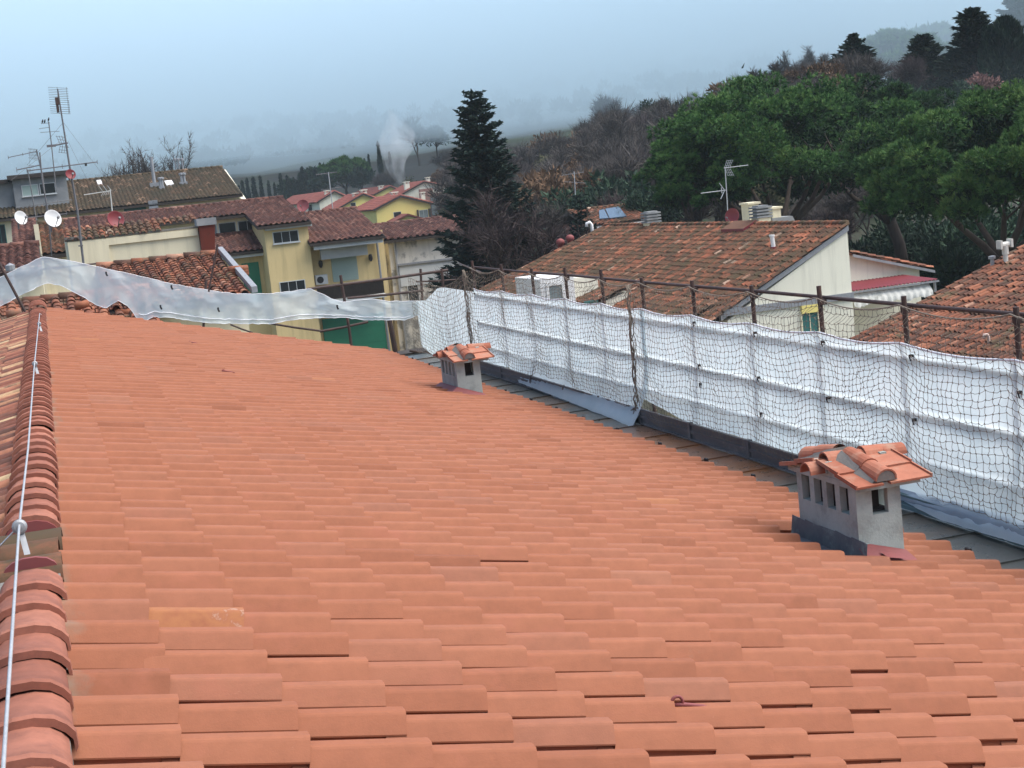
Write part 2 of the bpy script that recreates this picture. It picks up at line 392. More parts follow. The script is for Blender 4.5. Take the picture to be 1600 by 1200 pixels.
ridge_caps(-1.2, 7.35, .381, RX, RZ, M_ridge, house, 1)
ridge_caps(8.42, 31.6, .381, RX, RZ, M_ridge, house, 2)
ridge_caps(31.5, 33.5, .39, RX, RZ+.05, M_ridge, house, 3, .16, .12)
b = MB(); b.box(-.40, -.13, -1.3, 7.36, -1.72, -1.59); b.box(-.40, -.13, 8.46, 33.4, -1.72, -1.59); b.build('ridge_bedding', M_mortar, house)
tile_field('exposed_old_tiles', (-.43, 7.42, -1.635), (0, 1, 0), (1, 0, -.02), 3, 1, .35, .32, roll_profile(.35, .15, .085, .01, 8), .014, .0, M_oldmoss, house, 12, 2.5, None, .02, lambda I, J, rg: np.array([.85, .5, .2]))
for yy_, ss_ in ((8.40, .98), (7.47, .93)):
    b = MB(); b.prism([(RX+a*ss_, yy_, RZ+c*ss_-.01) for a, c in cap_section(.142, .092)], (0, .03, 0)); b.build('end_mortar', M_redpaint, house)
# lightning conductor along the ridge
cab = MB(); ZC = -1.385
P0 = [atz(x, y, ZC) for x, y in ((0, 1262), (5, 1200), (30, 822), (44, 700), (54, 567), (62, 490))]
P0[2].z += .0
cab.tube([P0[0]-Vector((0, 2, 0))] + P0 + [P0[-1]+Vector((.02, 1.5, -.1))], .0065, 6)
q = atz(0, 846, -1.5); cab.tube([P0[2], q + Vector((0, 0, -.02)), q+Vector((-.5, -.3, -.2))], .005, 6)
cable = cab.build('lightning_cable', M_wire, house, True)
for i, (px, py) in enumerate(((30, 820), (54, 567), (61, 505))):
    c = atz(px, py, ZC); cl = MB()
    r = .036 if i == 0 else .03
    cl.lathe([(0, -.02), (r*.7, -.02), (r, -.012), (r, .012), (r*.7, .02), (r*.35, .021), (r*.35, .03), (0, .03)], c + Vector((0, 0, -.01)), (0, -1, .1), 18)
    cl.prism([c+Vector((-.012, .02, -.02)), c+Vector((.014, .02, -.02)), c+Vector((.034, -.1, -.13)), c+Vector((.006, -.1, -.13))], (0, .006, .004))
    cl.build('cable_clamp', M_galv, cable, False, local=True)
# anchor eyes set in the tiles
for px, py, s in ((1063, 1103, .85), (297, 535, .5), (350, 580, .5)):
    d = ray(px, py); t = -(H0+.02)/(d.z+SL*d.x); c = Vector(d*t)
    a = MB(); X = Vector((CT, 0, -ST)); Z = Vector(NT)
    pts = []
    for k in range(13):
        an = math.pi*k/12*1.25 - .35; pts.append(c + (X*(-.02-.03*math.cos(an)) + Z*(.012+.034*math.sin(an)))*s)
    a.tube(pts, .008*s, 8)
    a.tube([c+X*-.03+Z*.002, c+X*.02+Z*.006, c+X*.10+Z*.004, c+X*.15+Z*-.004], [.008, .010, .009, .004], 8)
    a.build('roof_anchor', M_redpaint, house, True)
# walls, gables and the other eave
w = MB()
w.prism([(-5.5, -1.2, -13), (7.45, -1.2, -13), (7.45, -1.2, -3.75), (6.5, -1.2, -3.6), (-.3, -1.2, -1.95), (-5.5, -1.2, -3.35)], (0, 34.4, 0))
w.build('wall', M_cream, house)
# gutter: lined channel between the eave and the scaffold
GZ = -3.56
m, N, L, P = new_mat('gutter_lining')
g1 = tex_noise(N, L, .55, 3, .5, obj=False, stretch=(.3, 1, 1)); g2 = tex_noise(N, L, 6, 6, .7, obj=False)
rr = ramp(N, [(0, (.062, .066, .058)), (.5, (.085, .085, .074)), (.57, (.11, .075, .045)), (1, (.15, .075, .035))]); L.new(g1.outputs[0], rr.inputs[0])
rv = ramp(N, [(0, (.55, .55, .55)), (1, (1.25, 1.25, 1.25))]); L.new(g2.outputs[0], rv.inputs[0])
gp = N.new('ShaderNodeNewGeometry'); sx = N.new('ShaderNodeSeparateXYZ'); L.new(gp.outputs['Position'], sx.inputs[0])
ry = ramp(N, [(.46, (0, 0, 0)), (.485, (1, 1, 1)), (.60, (1, 1, 1)), (.63, (0, 0, 0))]); dv_ = N.new('ShaderNodeMath'); dv_.operation = 'DIVIDE'; dv_.inputs[1].default_value = 32.; L.new(sx.outputs[1], dv_.inputs[0]); L.new(dv_.outputs[0], ry.inputs[0])
mm = N.new('ShaderNodeMath'); mm.operation = 'MULTIPLY'; L.new(ry.outputs[0], mm.inputs[0]); L.new(g2.outputs[0], mm.inputs[1])
rust = mixc(N, L, mm.outputs[0], rr.outputs[0], (.26, .095, .032))
L.new(mixc(N, L, 1., rust, rv.outputs[0], 'MULTIPLY'), P.inputs['Base Color'])
rm = N.new('ShaderNodeMapRange'); rm.inputs[3].default_value = .12; rm.inputs[4].default_value = .5; L.new(g2.outputs[0], rm.inputs[0]); L.new(rm.outputs[0], P.inputs['Roughness'])
gt = MB(); n = 34
for i in range(n):
    y0 = -1.2 + i; z = GZ + random.Random(i).uniform(-.004, .004)
    gt.box(6.5, 7.72, y0, y0+.985, z-.05, z)
    gt.box(6.5, 7.72, y0+.985, y0+1.0, z-.03, z+.016)
gut = gt.build('gutter', m, house)
ec = MB(); yy = np.linspace(-1, 33, 70)
ec.tube([(6.965 + .01*math.sin(y*2.1), y, -3.50 + .012*math.sin(y*1.3)) for y in yy], .006, 5)
eave = ec.build('eave_cable', M_black, house)
for i in range(20):
    ek = MB()
    y = 8.3 + i*1.33 + .12*math.sin(i*5.)
    ek.box(6.945, 6.975, y-.035, y+.035, -3.55, -3.40)
    ek.build('cable_clip', M_black, eave, local=True, bevel=.008)

# ------------------------------------------------------------------ chimneys
def make_chimney(ox, oy, base_at, flash='patina'):
    """ox, oy: near upslope corner of the stack; 0.38 across the slope, 0.95 along the ridge"""
    WX, LY = .38, .95; zc = -2.575 + (0 if flash == 'patina' else -.085)
    zb = -H0 - SL*ox - .55
    x0, x1, y0, y1 = ox, ox+WX, oy, oy+LY
    s = MB(); th = .055; zs = zc - .215                   # slots from zs up to the plate
    s.box(x0, x1, y0, y1, zb, zs)
    sl = .132; st = []
    y = y0 + .115
    for k in range(4): st.append((y, y+sl)); y += sl+.075
    for xa, xb in ((x0, x0+th), (x1-th, x1)):
        e = y0
        for a, c in st: s.box(xa, xb, e, a, zs, zc); e = c
        s.box(xa, xb, e, y1, zs, zc)
    for ya, yb in ((y0, y0+th), (y1-th, y1)):
        s.box(x0+th, x0+.135, ya, yb, zs, zc); s.box(x1-.11, x1-th, ya, yb, zs, zc)
    stack = s.build('chimney_stack', M_stack, house)
    stack['label'] = 'grey rendered chimney with the dark patinated flashing' if flash == 'patina' else 'grey rendered chimney with the maroon painted foot'
    f = MB(); f.box(x0+th+.01, x1-th-.01, y0+th+.02, y1-th-.02, zs+.002, zs+.02); f.box(x0+th+.05, x1-th-.05, y0+th+.09, y1-th-.09, zs+.02, zc-.004); f.build('dark_slot_core', M_sootshade, stack, local=True)  # sooty dark core added behind the slots, painted as the shade inside
    p = MB(); p.box(x0-.02, x1+.12, y0-.10, y1+.10, zc, zc+.045)
    # mortar gable over the plate, ridge across
    ym = (y0+y1)/2; hr = .10
    p.prism([(x0-.015, y0-.09, zc+.045), (x0-.015, y1+.09, zc+.045), (x0-.015, ym, zc+.045+hr)], (WX+.12, 0, 0))
    # mortar under the ridge tiles and at the end of the middle roll
    for i in range(10):
        a = i/9; p.box(x0-.03+a*(WX+.09), x0+.025+a*(WX+.09), ym-.10+.02*math.sin(i*2.), ym+.10, zc+hr-.03, zc+hr+.062+.008*math.sin(i*3.))
    p.build('cap_slab', M_stack, stack, local=True)
    # flat tiles with rims, two courses a side, either side of a half-round roll
    VV = []; FF = []; AA = []; rg = random.Random(int(oy*10))
    def addq(mb, rv):
        bb = len(VV); VV.extend(mb.v)
        for q in mb.f: FF.append(tuple(bb+i for i in q)); AA.append(rv)
    roll_c = x0 + .19
    for side in (-1, 1):
        ang = math.atan2(hr, (y1-y0)/2+.09); ca, sa = math.cos(ang), math.sin(ang)
        yo = ym; zo = zc+.045+hr+.012
        def T(x, d, h):           # d down the slope, h above it
            return Vector((x, yo + side*(d*ca) + side*h*sa, zo - d*sa + h*ca))
        for (xa, xb) in ((x0-.065, roll_c-.03), (roll_c+.03, x1+.185)):
            for (d0, d1, hh) in ((.02, .35, .0), (.31, .635, -.016)):
                k = MB(); rv = rg.random(); xj = rg.uniform(-.006, .006)
                def slab(a, c, e, f_, h0, h1):
                    P8 = [T(x+xj, d, h) for h in (h0, h1) for (x, d) in ((a, e), (c, e), (c, f_), (a, f_))]
                    k.add(P8, [(3,2,1,0),(4,5,6,7),(0,1,5,4),(1,2,6,5),(2,3,7,6),(3,0,4,7)])
                slab(xa, xb, d0, d1, hh+.002, hh+.019)
                if xa < x0: slab(xa-.012, xa, d0, d1, hh+.002, hh+.034)
                else: slab(xb, xb+.012, d0, d1, hh+.002, hh+.034)
                addq(k, rv)
        for (d0, d1, hh, ra) in ((.06, .38, .036, .082), (.33, .62, .022, .092)):
            k = MB(); rv = rg.random(); ns = 9; R0 = []; 
            for d, r in ((d0, ra*.9), (d1, ra)):
                for rr2 in (r, r-.013):
                    R0.append([T(roll_c + rr2*math.cos(math.pi*i/ns), d, hh+rr2*math.sin(math.pi*i/ns)*.95) for i in range(ns+1)])
            vs = sum(R0, []); w_ = ns+1; fs = []
            for i in range(ns):
                fs += [(i, i+1, 2*w_+i+1, 2*w_+i), (w_+i, w_+i+1, 3*w_+i+1, 3*w_+i), (2*w_+i, 2*w_+i+1, 3*w_+i+1, 3*w_+i)]
            k.add(vs, fs); addq(k, rv)
    # ridge row across the cap: half-round tiles lapping to the right
    xs = x0-.16; 
    for i in range(5):
        k = MB(); ns = 9; rv = rg.random(); R0 = []
        xa = xs + i*.165; zz = zc+hr+.02 - (.045 if i == 0 else 0) + (.012 if i % 2 else 0)
        for x, r in ((xa, .092), (xa+.20, .080)):
            for rr2 in (r, r-.013):
                R0.append([Vector((x, ym + rr2*math.cos(math.pi*j/ns), zz + rr2*math.sin(math.pi*j/ns))) for j in range(ns+1)])
        vs = sum(R0, []); w_ = ns+1; fs = []
        for j in range(ns):
            fs += [(j, j+1, 2*w_+j+1, 2*w_+j), (w_+j, w_+j+1, 3*w_+j+1, 3*w_+j), (j, j+1, w_+j+1, w_+j), (2*w_+j, 2*w_+j+1, 3*w_+j+1, 3*w_+j)]
        k.add(vs, fs); addq(k, rv)
    me = bpy.data.meshes.new('cap_tiles'); me.from_pydata([tuple(v) for v in VV], [], FF); me.update()
    at = me.attributes.new('rnd', 'FLOAT', 'FACE'); at.data.foreach_set('value', np.array(AA, np.float32))
    link_obj('cap_tiles', me, M_captile, stack, local=True)
    # mortar fillets beside the roll
    mo = MB()
    for side in (-1, 1):
        ang = math.atan2(hr, (y1-y0)/2+.09); ca, sa = math.cos(ang), math.sin(ang)
        def T2(x, d, h): return (x, ym + side*(d*ca) + side*h*sa, zc+.045+hr+.012 - d*sa + h*ca)
        for d0, d1, h in ((.05, .36, .02), (.33, .60, .004)):
            mo.add([T2(roll_c-.125, d0, h), T2(roll_c+.125, d0, h), T2(roll_c+.108, d1, h), T2(roll_c-.108, d1, h), T2(roll_c-.06, d0, h+.06), T2(roll_c+.06, d0, h+.06), T2(roll_c+.07, d1, h+.045), T2(roll_c-.07, d1, h+.045)],
                   [(0,1,5,4),(1,2,6,5),(2,3,7,6),(3,0,4,7),(4,5,6,7)])
        ns = 8
        mo.add([T2(roll_c+.08*math.cos(math.pi*i/ns), .615, .012+.082*math.sin(math.pi*i/ns)) for i in range(ns+1)], [tuple(range(ns+1))])
    mo.build('mortar_bedding', M_mortar, stack, local=True)
    # flashing at the foot
    fl = MB()
    def rz(x, n=0): return -H0 - SL*x + n
    if flash == 'patina':
        ys = [y0-.14, y0+.1, y0+.35, y0+.62, y0+.85, y1+.12]
        for i in range(5):
            a, c = ys[i], ys[i+1]; o = .006*math.sin(i*4)
            fl.add([(x0-.008, a, rz(x0, .085)+o), (x0-.008, c, rz(x0, .095)-o), (x0-.03, c, rz(x0, -.055)), (x0-.03, a, rz(x0, -.06)), (x0-.12, c, rz(x0-.12, -.09)), (x0-.12, a, rz(x0-.12, -.095)), (x0+.01, a, rz(x0, .085)), (x0+.01, c, rz(x0, .085))],
                   [(0,1,2,3),(3,2,4,5),(0,1,7,6)])
        fl.build('flashing', M_flash, stack, local=True)
        rp = MB()
        rp.add([(x0+.05, y0-.006, rz(x0+.05, .07)), (x1+.01, y0-.006, rz(x1, .05)), (x1+.05, y0-.10, rz(x1, -.02)), (x0+.16, y0-.15, rz(x0+.16, -.03)), (x0-.03, y0-.16, rz(x0-.03, -.05)), (x0-.02, y0-.03, rz(x0, .03))], [(0,1,2,3),(0,3,4,5)])
        rp.add([(x0+.14, y0-.16, rz(x0+.14, .0)), (x0+.32, y0-.15, rz(x0+.32, .0)), (x0+.30, y0-.09, rz(x0+.3, .03)), (x0+.12, y0-.09, rz(x0+.12, .03))], [(0,1,2,3)])
        rp.build('painted_foot', M_redpaint, stack, local=True)
    else:
        a = .035
        fl.add([(x0-.012, y1+.06, rz(x0, .05)), (x0-.012, y0-.012, rz(x0, .075)), (x1+.012, y0-.012, rz(x1, .02)), (x0-.13, y1+.1, rz(x0-.13, -.03)), (x0-.14, y0-.1, rz(x0-.14, -.03)), (x1+.05, y0-.12, rz(x1+.05, -.02))],
               [(0,1,4,3),(1,2,5,4)])
        fl.build('painted_foot', M_redpaint, stack, local=True)
    return stack
M_captile = tile_mat('cap_clay', [(0, (.28, .095, .055)), (.5, (.34, .125, .075)), (1, (.40, .165, .10))], grime=(.33, .20, .14), gscale=5, gcut=(.48, .7), fine=.2, pale=(.5, .38, .3))
make_chimney(5.58, 10.2, None, 'patina')
make_chimney(5.725, 22.5, None, 'paint')
# ------------------------------------------------------------------ scaffold along the gutter and behind the far end of the roof
XS, XP, XN = 7.80, 7.858, 7.68          # sheet, posts, net
scaf = thing('scaffold', 'rusty brown tube scaffold that carries the white sheeting and the rope net', 'scaffold', (8.2, 20, -13))
PY = [9.4, 11.3, 13.1, 14.77, 16.42, 18.15, 19.9, 21.5, 23.15, 24.9, 26.7, 28.65]
rgs = random.Random(4)
for y in PY:
    lean = rgs.uniform(-.03, .03)
    b = MB(); b.tube([(XP, y, -13), (XP, y, -4), (XP-.02+lean*.3, y+lean, -1.50 + rgs.uniform(-.03, .06))], .026, 10)
    b.box(XP-.035, XP+.035, y-.04, y+.04, -1.66, -1.60); b.build('post', M_steel, scaf)
def rail(p, q, r=.021, name='guard_rail', n=9):
    b = MB(); b.tube([p, (Vector(p)+Vector(q))/2 + Vector((0, 0, -.01)), q], r, n); return b.build(name, M_steel, scaf)
for z in (-1.585,): 
    for a, c in ((9.0, 16.6), (16.2, 23.4), (22.9, 28.9)): rail((XP+.05, a, z), (XP+.05, c, z))
for z in (-2.09, -2.63, -3.08): rail((XP-.024, 8.9, z), (XP-.024, 28.7, z), .020)
# toe boards standing in the gutter between the posts
edges = [8.2] + [y for y in PY] 
for i in range(len(edges)-1):
    a, c = edges[i]+.02, edges[i+1]-.02
    near = a < 13.2
    b = MB(); x0 = 7.63; z0 = GZ+.012; hh = .15 if near else .22
    if near:
        b.box(x0, x0+.03, a, c, z0, z0+.15); b.box(x0-.035, x0, a, c, z0+.01, z0+.05); b.box(x0+.03, x0+.1, a, c, z0+.1, z0+.145); b.box(x0-.02, x0, a, c, z0+.125, z0+.145)
    else:
        b.box(x0, x0+.02, a, c, z0, z0+hh); b.box(x0-.018, x0, a, c, z0+.09, z0+.125); b.box(x0-.018, x0, a, c, z0+hh-.025, z0+hh); b.box(x0-.03, x0, a, c, z0, z0+.02)
        b.box(x0-.03, x0+.03, c-.02, c+.05, z0, z0+hh+.01)
    b.build('toe_board', M_tealboard if near else M_board, scaf)
# far end: scaffold behind the gable
YF = 35.0
def FP(px, py, dy=0): return aty(px, py, YF+dy)
def farpost(name, pts, r=.028, n=8):
    b = MB(); b.tube(pts, r, n); return b.build(name, M_steel, scaf)
p = FP(532, 430); q = FP(546, 517); farpost('post', [p, q, (q.x+.05, q.y, -13)], .035)
p = FP(657, 420); q = FP(660, 470); farpost('post', [p, q, (q.x+.05, q.y, -13)], .03)
p = FP(690, 420); q = FP(693, 455); farpost('post', [p, q], .035)
p = FP(608, 496); q = FP(618, 552); farpost('post', [p, q, (q.x, q.y, -13)], .06)
p = FP(718, 412); q = aty(752, 426, 30); farpost('brace', [p, q], .02)
p = aty(340, 382, 34.4); q = aty(326, 456, 34.4); farpost('brace', [p, q], .022)
p = aty(322, 440, 34.9); q = aty(318, 512, 34.9); farpost('post', [p, q, (q.x, q.y, -13)], .03)
p = aty(-3, 408, 34.3); q = aty(42, 492, 34.3); farpost('brace', [p, q], .03)
rail(FP(480, 452), FP(700, 422), .034); rail(FP(543, 466), FP(662, 454), .03); rail(FP(420, 505), FP(500, 517), .025); rail(FP(500, 518), FP(575, 503), .03)
rail(FP(-40, 430), FP(150, 412), .02); rail(FP(650, 440), FP(712, 437), .02)
rail(FP(360, 507), FP(395, 520), .02, 'brace'); rail(FP(640, 548), FP(700, 556), .03)
for k, z in enumerate((-3.75, )):
    b = MB(); b.box(4.5, 8.4, YF+.05, YF+.9, z-.05, z); b.build('deck_board', M_dkwood, scaf)

# ------------------------------------------------------------------ white sheeting
m, N, L, P = new_mat('white_sheeting')
out = N['Material Output']
df = N.new('ShaderNodeBsdfDiffuse'); tl = N.new('ShaderNodeBsdfTranslucent'); tp = N.new('ShaderNodeBsdfTransparent')
tn = tex_noise(N, L, 2.5, 6, .65, obj=False); rr = ramp(N, [(.3, (.74, .86, .89)), (.62, (.83, .92, .94)), (.75, (.82, .89, .90))]); L.new(tn.outputs[0], rr.inputs[0])
# rust coloured smears low on the sheet
tn2 = tex_noise(N, L, .9, 5, .6, obj=False); r2 = N.new('ShaderNodeMapRange'); r2.inputs[1].default_value = .6; r2.inputs[2].default_value = .8; r2.inputs[4].default_value = .35
L.new(tn2.outputs[0], r2.inputs[0]); colr = mixc(N, L, r2.outputs[0], rr.outputs[0], (.72, .62, .54))
L.new(colr, df.inputs[0]); L.new(rr.outputs[0], tl.inputs[0]); tp.inputs[0].default_value = (1, 1, 1, 1)
fn = tex_noise(N, L, 90, 3, .6, obj=False)
bpn = N.new('ShaderNodeBump'); bpn.inputs['Distance'].default_value = .002; bpn.inputs['Strength'].default_value = .12; L.new(fn.outputs[0], bpn.inputs['Height']); L.new(bpn.outputs[0], df.inputs['Normal'])
s1 = N.new('ShaderNodeMixShader'); s1.inputs[0].default_value = .58; L.new(df.outputs[0], s1.inputs[1]); L.new(tl.outputs[0], s1.inputs[2])
s2 = N.new('ShaderNodeMixShader'); s2.inputs[0].default_value = .05; L.new(s1.outputs[0], s2.inputs[1]); L.new(tp.outputs[0], s2.inputs[2])
L.new(s2.outputs[0], out.inputs[0]); M_sheet = m
def clone_sheet(name, tr):
    k = M_sheet.copy(); k.name = name
    for x in k.node_tree.nodes:
        if x.type == 'MIX_SHADER' and x.inputs[2].links and x.inputs[2].links[0].from_node.type == 'BSDF_TRANSPARENT': x.inputs[0].default_value = tr
    return k
M_sheet_thin = clone_sheet('thin_white_sheeting', .36)
M_hem = surf('white_hem', (.80, .82, .84), (.74, .76, .79), 6, .85)
M_bluefold = surf('sheet_underside_fold', (.34, .41, .45), (.28, .35, .39), 3, .7)

def pl(pts):                       # piecewise linear (with cosine easing) through (x, y) points
    xs = [p[0] for p in pts]; ys = [p[1] for p in pts]
    return lambda x: float(np.interp(x, xs, ys))
def grid_mesh(name, fn, nu, nv, mat, label=None, cat=None, parent=None, thick=0, group=None):
    V = [fn(i/(nu-1), j/(nv-1)) for i in range(nu) for j in range(nv)]
    F = [(i*nv+j, (i+1)*nv+j, (i+1)*nv+j+1, i*nv+j+1) for i in range(nu-1) for j in range(nv-1)]
    o = link_obj(name, np_mesh(name, V, F, True), mat, parent)
    if label: tag(o, label, cat, group)
    return o
def nz(x, y, z=0): return mnoise.noise(Vector((x, y, z)))
def fence_sheet(name, label, ya, yb, top, bot, xbot, seed, hemmat=None):
    """hung from the posts: droops between them, dented by the rails behind, wrinkled"""
    nu = int((yb-ya)/.045); nv = 56
    posts = np.array(PY)
    def fn(u, v):
        y = ya + (yb-ya)*u
        zt = top(y); zb = bot(y)
        d = np.min(np.abs(posts-y)); fold = math.exp(-(d/.14)**2)
        z = zt + (zb-zt)*v
        x = XS - .018*(1-fold)*math.sin(math.pi*min(1, v*1.1)) - .008 + .014*nz(y*1.1, z*.8, seed) + .013*nz(y*5, z*.9, seed+3) + .0045*nz(y*13, z*9, seed) + .006*nz((y+z*.8)*7, (y-z)*1.5, seed+9)
        # vertical pleats at each post
        x -= .012*fold*abs(math.sin(d*38))
        for rz_ in (-2.09, -2.63, -3.08):
            g_ = math.exp(-((z-rz_)/.026)**2); x = x*(1-g_) + (XS+.004-.004*math.sin(y*3))*g_
        x += xbot(y)*max(0, (v-.55)/.45)**1.6
        return (x, y, z)
    o = grid_mesh(name, fn, nu, nv, M_sheet, label, 'sheet')
    h = MB(); ys = np.linspace(ya, yb, nu//3)
    def tp_(y): 
        p = fn((y-ya)/(yb-ya), 0); return (p[0]-.004, y, p[2])
    h.tube([tp_(y) for y in ys], .012, 6); h.build('top_hem', M_hem, o, True, local=True)
    return o, fn
topB = lambda y: -1.955 - .035*math.sin(math.pi*(min(1, max(0, (y-np.array(PY)[np.array(PY) <= y].max())/1.72)) if y > PY[0] else .4)) - max(0, 12.5-y)*.03
postsA = np.array(PY+[99.])
def topf(y):
    k = int(np.searchsorted(postsA, y))
    if k == 0: return -2.02
    a, c = postsA[k-1], postsA[k]
    if c > 90: c = a+1.7
    t = (y-a)/(c-a); return -1.945 - .05*math.sin(math.pi*t) - (.05 if y < 13.1 else 0)*(13.1-y)/4
botB = pl([(8, -3.46), (12.2, -3.52), (13.5, -3.45), (15.6, -3.42), (17, -3.34), (18.2, -3.40), (19.9, -3.22)])
shB, fnB = fence_sheet('white_sheet', 'near white debris sheet, nearest the camera, stretched behind the orange topped chimney', 8.4, 19.95, topf, botB, pl([(8, -.26), (12.5, -.22), (14, -.04), (16, -.02), (17, -.10), (19.9, -.06)]), 1)
botA = pl([(19.75, -3.58), (20.5, -3.55), (23, -3.52), (25.5, -3.50), (26.6, -3.36), (28.7, -3.40)])
shA, fnA = fence_sheet('white_sheet', 'middle white debris sheet beyond the bundled rope, its loose foot lying over the gutter', 19.8, 28.55, lambda y: topf(y)-.03*max(0, (y-26)/2.5), botA, pl([(19.8, -.34), (21, -.30), (25.5, -.20), (26.6, -.03), (28.6, -.02)]), 7)
# loose feet of the sheets, rolled towards the gutter
def foot(y0, y1, xf, zf, wid, parent, seed):
    def fn(u, v):
        y = y0 + (y1-y0)*u; w = wid(y)
        return (xf(y) - w*math.sin(v*2.0)*.55 + .02*nz(y*2, v*2, seed), y, zf(y) + w*(1-v)*.9 - .03*v + .015*nz(y*3, v*3, seed+2))
    return grid_mesh('loose_foot', fn, 70, 10, M_bluefold, parent=parent)
foot(19.85, 26.3, pl([(19.8, 7.62), (23, 7.70), (26.3, 7.8)]), lambda y: -3.57, pl([(19.8, .2), (22, .24), (25, .2), (26.3, .05)]), shA, 2)
foot(8.4, 13.9, lambda y: 7.66, lambda y: -3.44, pl([(8.4, .14), (12, .12), (13.9, .04)]), shB, 5)
# corner sheet beyond the last post and the loose band hung across the far end of the roof
topC_px = pl([(648, 471), (669, 470), (691, 452), (700, 450), (748, 457), (760, 460)])
botC_px = pl([(648, 536), (671, 555), (700, 575), (760, 590)])
ya_, yb_ = 28.5, 34.9
def fnC(u, v):
    y = ya_ + (yb_-ya_)*u
    X = XS + .05 + .25*u + .05*math.sin(u*9)*v + .02*nz(y*3, v*4, 3)
    # the pixel column of this y at mid height, to read the drooping edges off the photograph
    px = float(np.interp(y, [28.5, 30, 31.5, 33, 34.9], [757, 728, 704, 680, 652]))
    zt = atx(px, topC_px(px), X).z; zb = atx(px, botC_px(px), X).z
    return (X, y + .05*nz(y, v*5, 9), zt + (zb-zt)*v)
grid_mesh('white_sheet', fnC, 90, 40, M_sheet, 'white debris sheet at the far corner, drooping under the net beside the small chimney', 'sheet')
top_px = [(-30, 447), (0, 433), (67, 401), (107, 407), (162, 419), (217, 431), (275, 445), (330, 454), (365, 459), (400, 459), (422, 459), (485, 451), (517, 466), (535, 472), (580, 467), (612, 471), (655, 470)]
bot_px = [(-30, 492), (0, 479), (27, 464), (72, 442), (95, 446), (130, 464), (152, 477), (165, 482), (175, 475), (185, 470), (200, 478), (209, 490), (215, 500), (226, 502), (240, 495), (265, 496), (325, 505), (400, 506), (425, 506), (455, 500), (490, 497), (540, 496), (570, 500), (632, 500), (655, 492)]
tD, bD = pl(top_px), pl(bot_px)
def fnD(u, v):
    px = -30 + 685*u; py = tD(px) + (bD(px)+1.6*nz(px*.11, 2, 7)+.8*nz(px*.3, 5, 2)-tD(px)-1.2*nz(px*.08, 8, 3))*v + 1.2*nz(px*.08, 8, 3)
    Y = 34.65 + .10*nz(px*.012, v*1.2, 1) + .016*nz(px*.03, v*7, 4) + .015*nz(px*.07+v*4, v*8, 14) + .009*nz(px*.16-v*5, v*5, 24) + .08*math.sin(v*3.14) + .045*math.sin(px*.21+2*nz(px*.02, 1, 1)+v*1.5)*v + .03*math.sin(px*.09-v*6)
    return tuple(aty(px, py, Y))
D = grid_mesh('white_sheet', fnD, 260, 22, M_sheet_thin, 'loose sagging band of thin white sheet hung across the far end of the roof', 'sheet')
h = MB()
for ed in (0, 1):
    h.tube([Vector(fnD(i/150, ed)) - Vector((0, .01, 0)) for i in range(151)], .006, 6)
h.tube([Vector(fnD(i/120*.62+.36, .86)) - Vector((0, .02, 0)) for i in range(121)], .009, 6)
h.build('hem', M_hem, D, True, local=True)
for px, py in ((268, 449), (341, 484), (251, 480), (166, 428), (527, 480)):
    p = aty(px, py, 34.45); b = MB(); b.tube([p+Vector((0, 0, .05)), p, p+Vector((.02, 0, -.05))], .02, 6); b.build('tie', M_black, D, local=True)

# ------------------------------------------------------------------ rope net in front of the sheets
def net_mesh(fn, nu, nv, r, seed, drop=()):
    """fn(u, v) -> point; square mesh of cord with small knots"""
    rg = np.random.default_rng(seed)
    P = np.array([[fn(i, j) for j in range(nv)] for i in range(nu)], float)
    jit = rg.normal(0, .0065, P.shape); jit[:, 0] *= .3; P = P + jit
    pts = P.reshape(-1, 3); idx = np.arange(nu*nv).reshape(nu, nv)
    E = np.concatenate([np.stack([idx[:-1].ravel(), idx[1:].ravel()], 1), np.stack([idx[:, :-1].ravel(), idx[:, 1:].ravel()], 1)])
    A, B = pts[E[:, 0]], pts[E[:, 1]]
    Mid = (A+B)/2 + rg.normal(0, .006, A.shape) - np.array([0, 0, .006])
    def tubes(A, B, r):
        d = B-A; d /= np.linalg.norm(d, axis=1, keepdims=True)+1e-9
        ref = np.where(np.abs(d[:, 2:3]) > .8, np.array([[1., 0, 0]]), np.array([[0, 0, 1.]]))
        a = np.cross(d, ref); a /= np.linalg.norm(a, axis=1, keepdims=True); b = np.cross(d, a)
        ring = [a*math.cos(t)+b*math.sin(t) for t in (0, 2.094, 4.189)]
        V = np.stack([A+ring[k]*r for k in range(3)] + [B+ring[k]*r for k in range(3)], 1).reshape(-1, 3)
        o = (np.arange(len(A))*6)[:, None]
        F = np.concatenate([o+np.array([[k, (k+1) % 3, 3+(k+1) % 3, 3+k]]) for k in range(3)])
        return V, F
    V1, F1 = tubes(A, Mid, r); V2, F2 = tubes(Mid, B, r)
    # knots: short thick ticks
    kk = pts; V3, F3 = tubes(kk - np.array([0, .006, .006]), kk + np.array([0, .006, .006]), r*2.0)
    V = np.concatenate([V1, V2, V3]); F = np.concatenate([F1, F2+len(V1), F3+len(V1)+len(V2)])
    return np_mesh('mesh_cords', V, F, False)
net = thing('safety_net', 'beige knotted rope net hung from the rail in front of the white sheets', 'net', (XN, 20, -3.5))
y0n, y1n = 8.5, 28.65; nun = int((y1n-y0n)/.086); nvn = 26
def nettop(y):
    k = int(np.searchsorted(postsA, y)); a = postsA[k-1] if k else 7.6; c = postsA[k] if postsA[k] < 90 else a+1.7
    t = (y-a)/(c-a); return -1.575 - .085*math.sin(math.pi*t)**.8
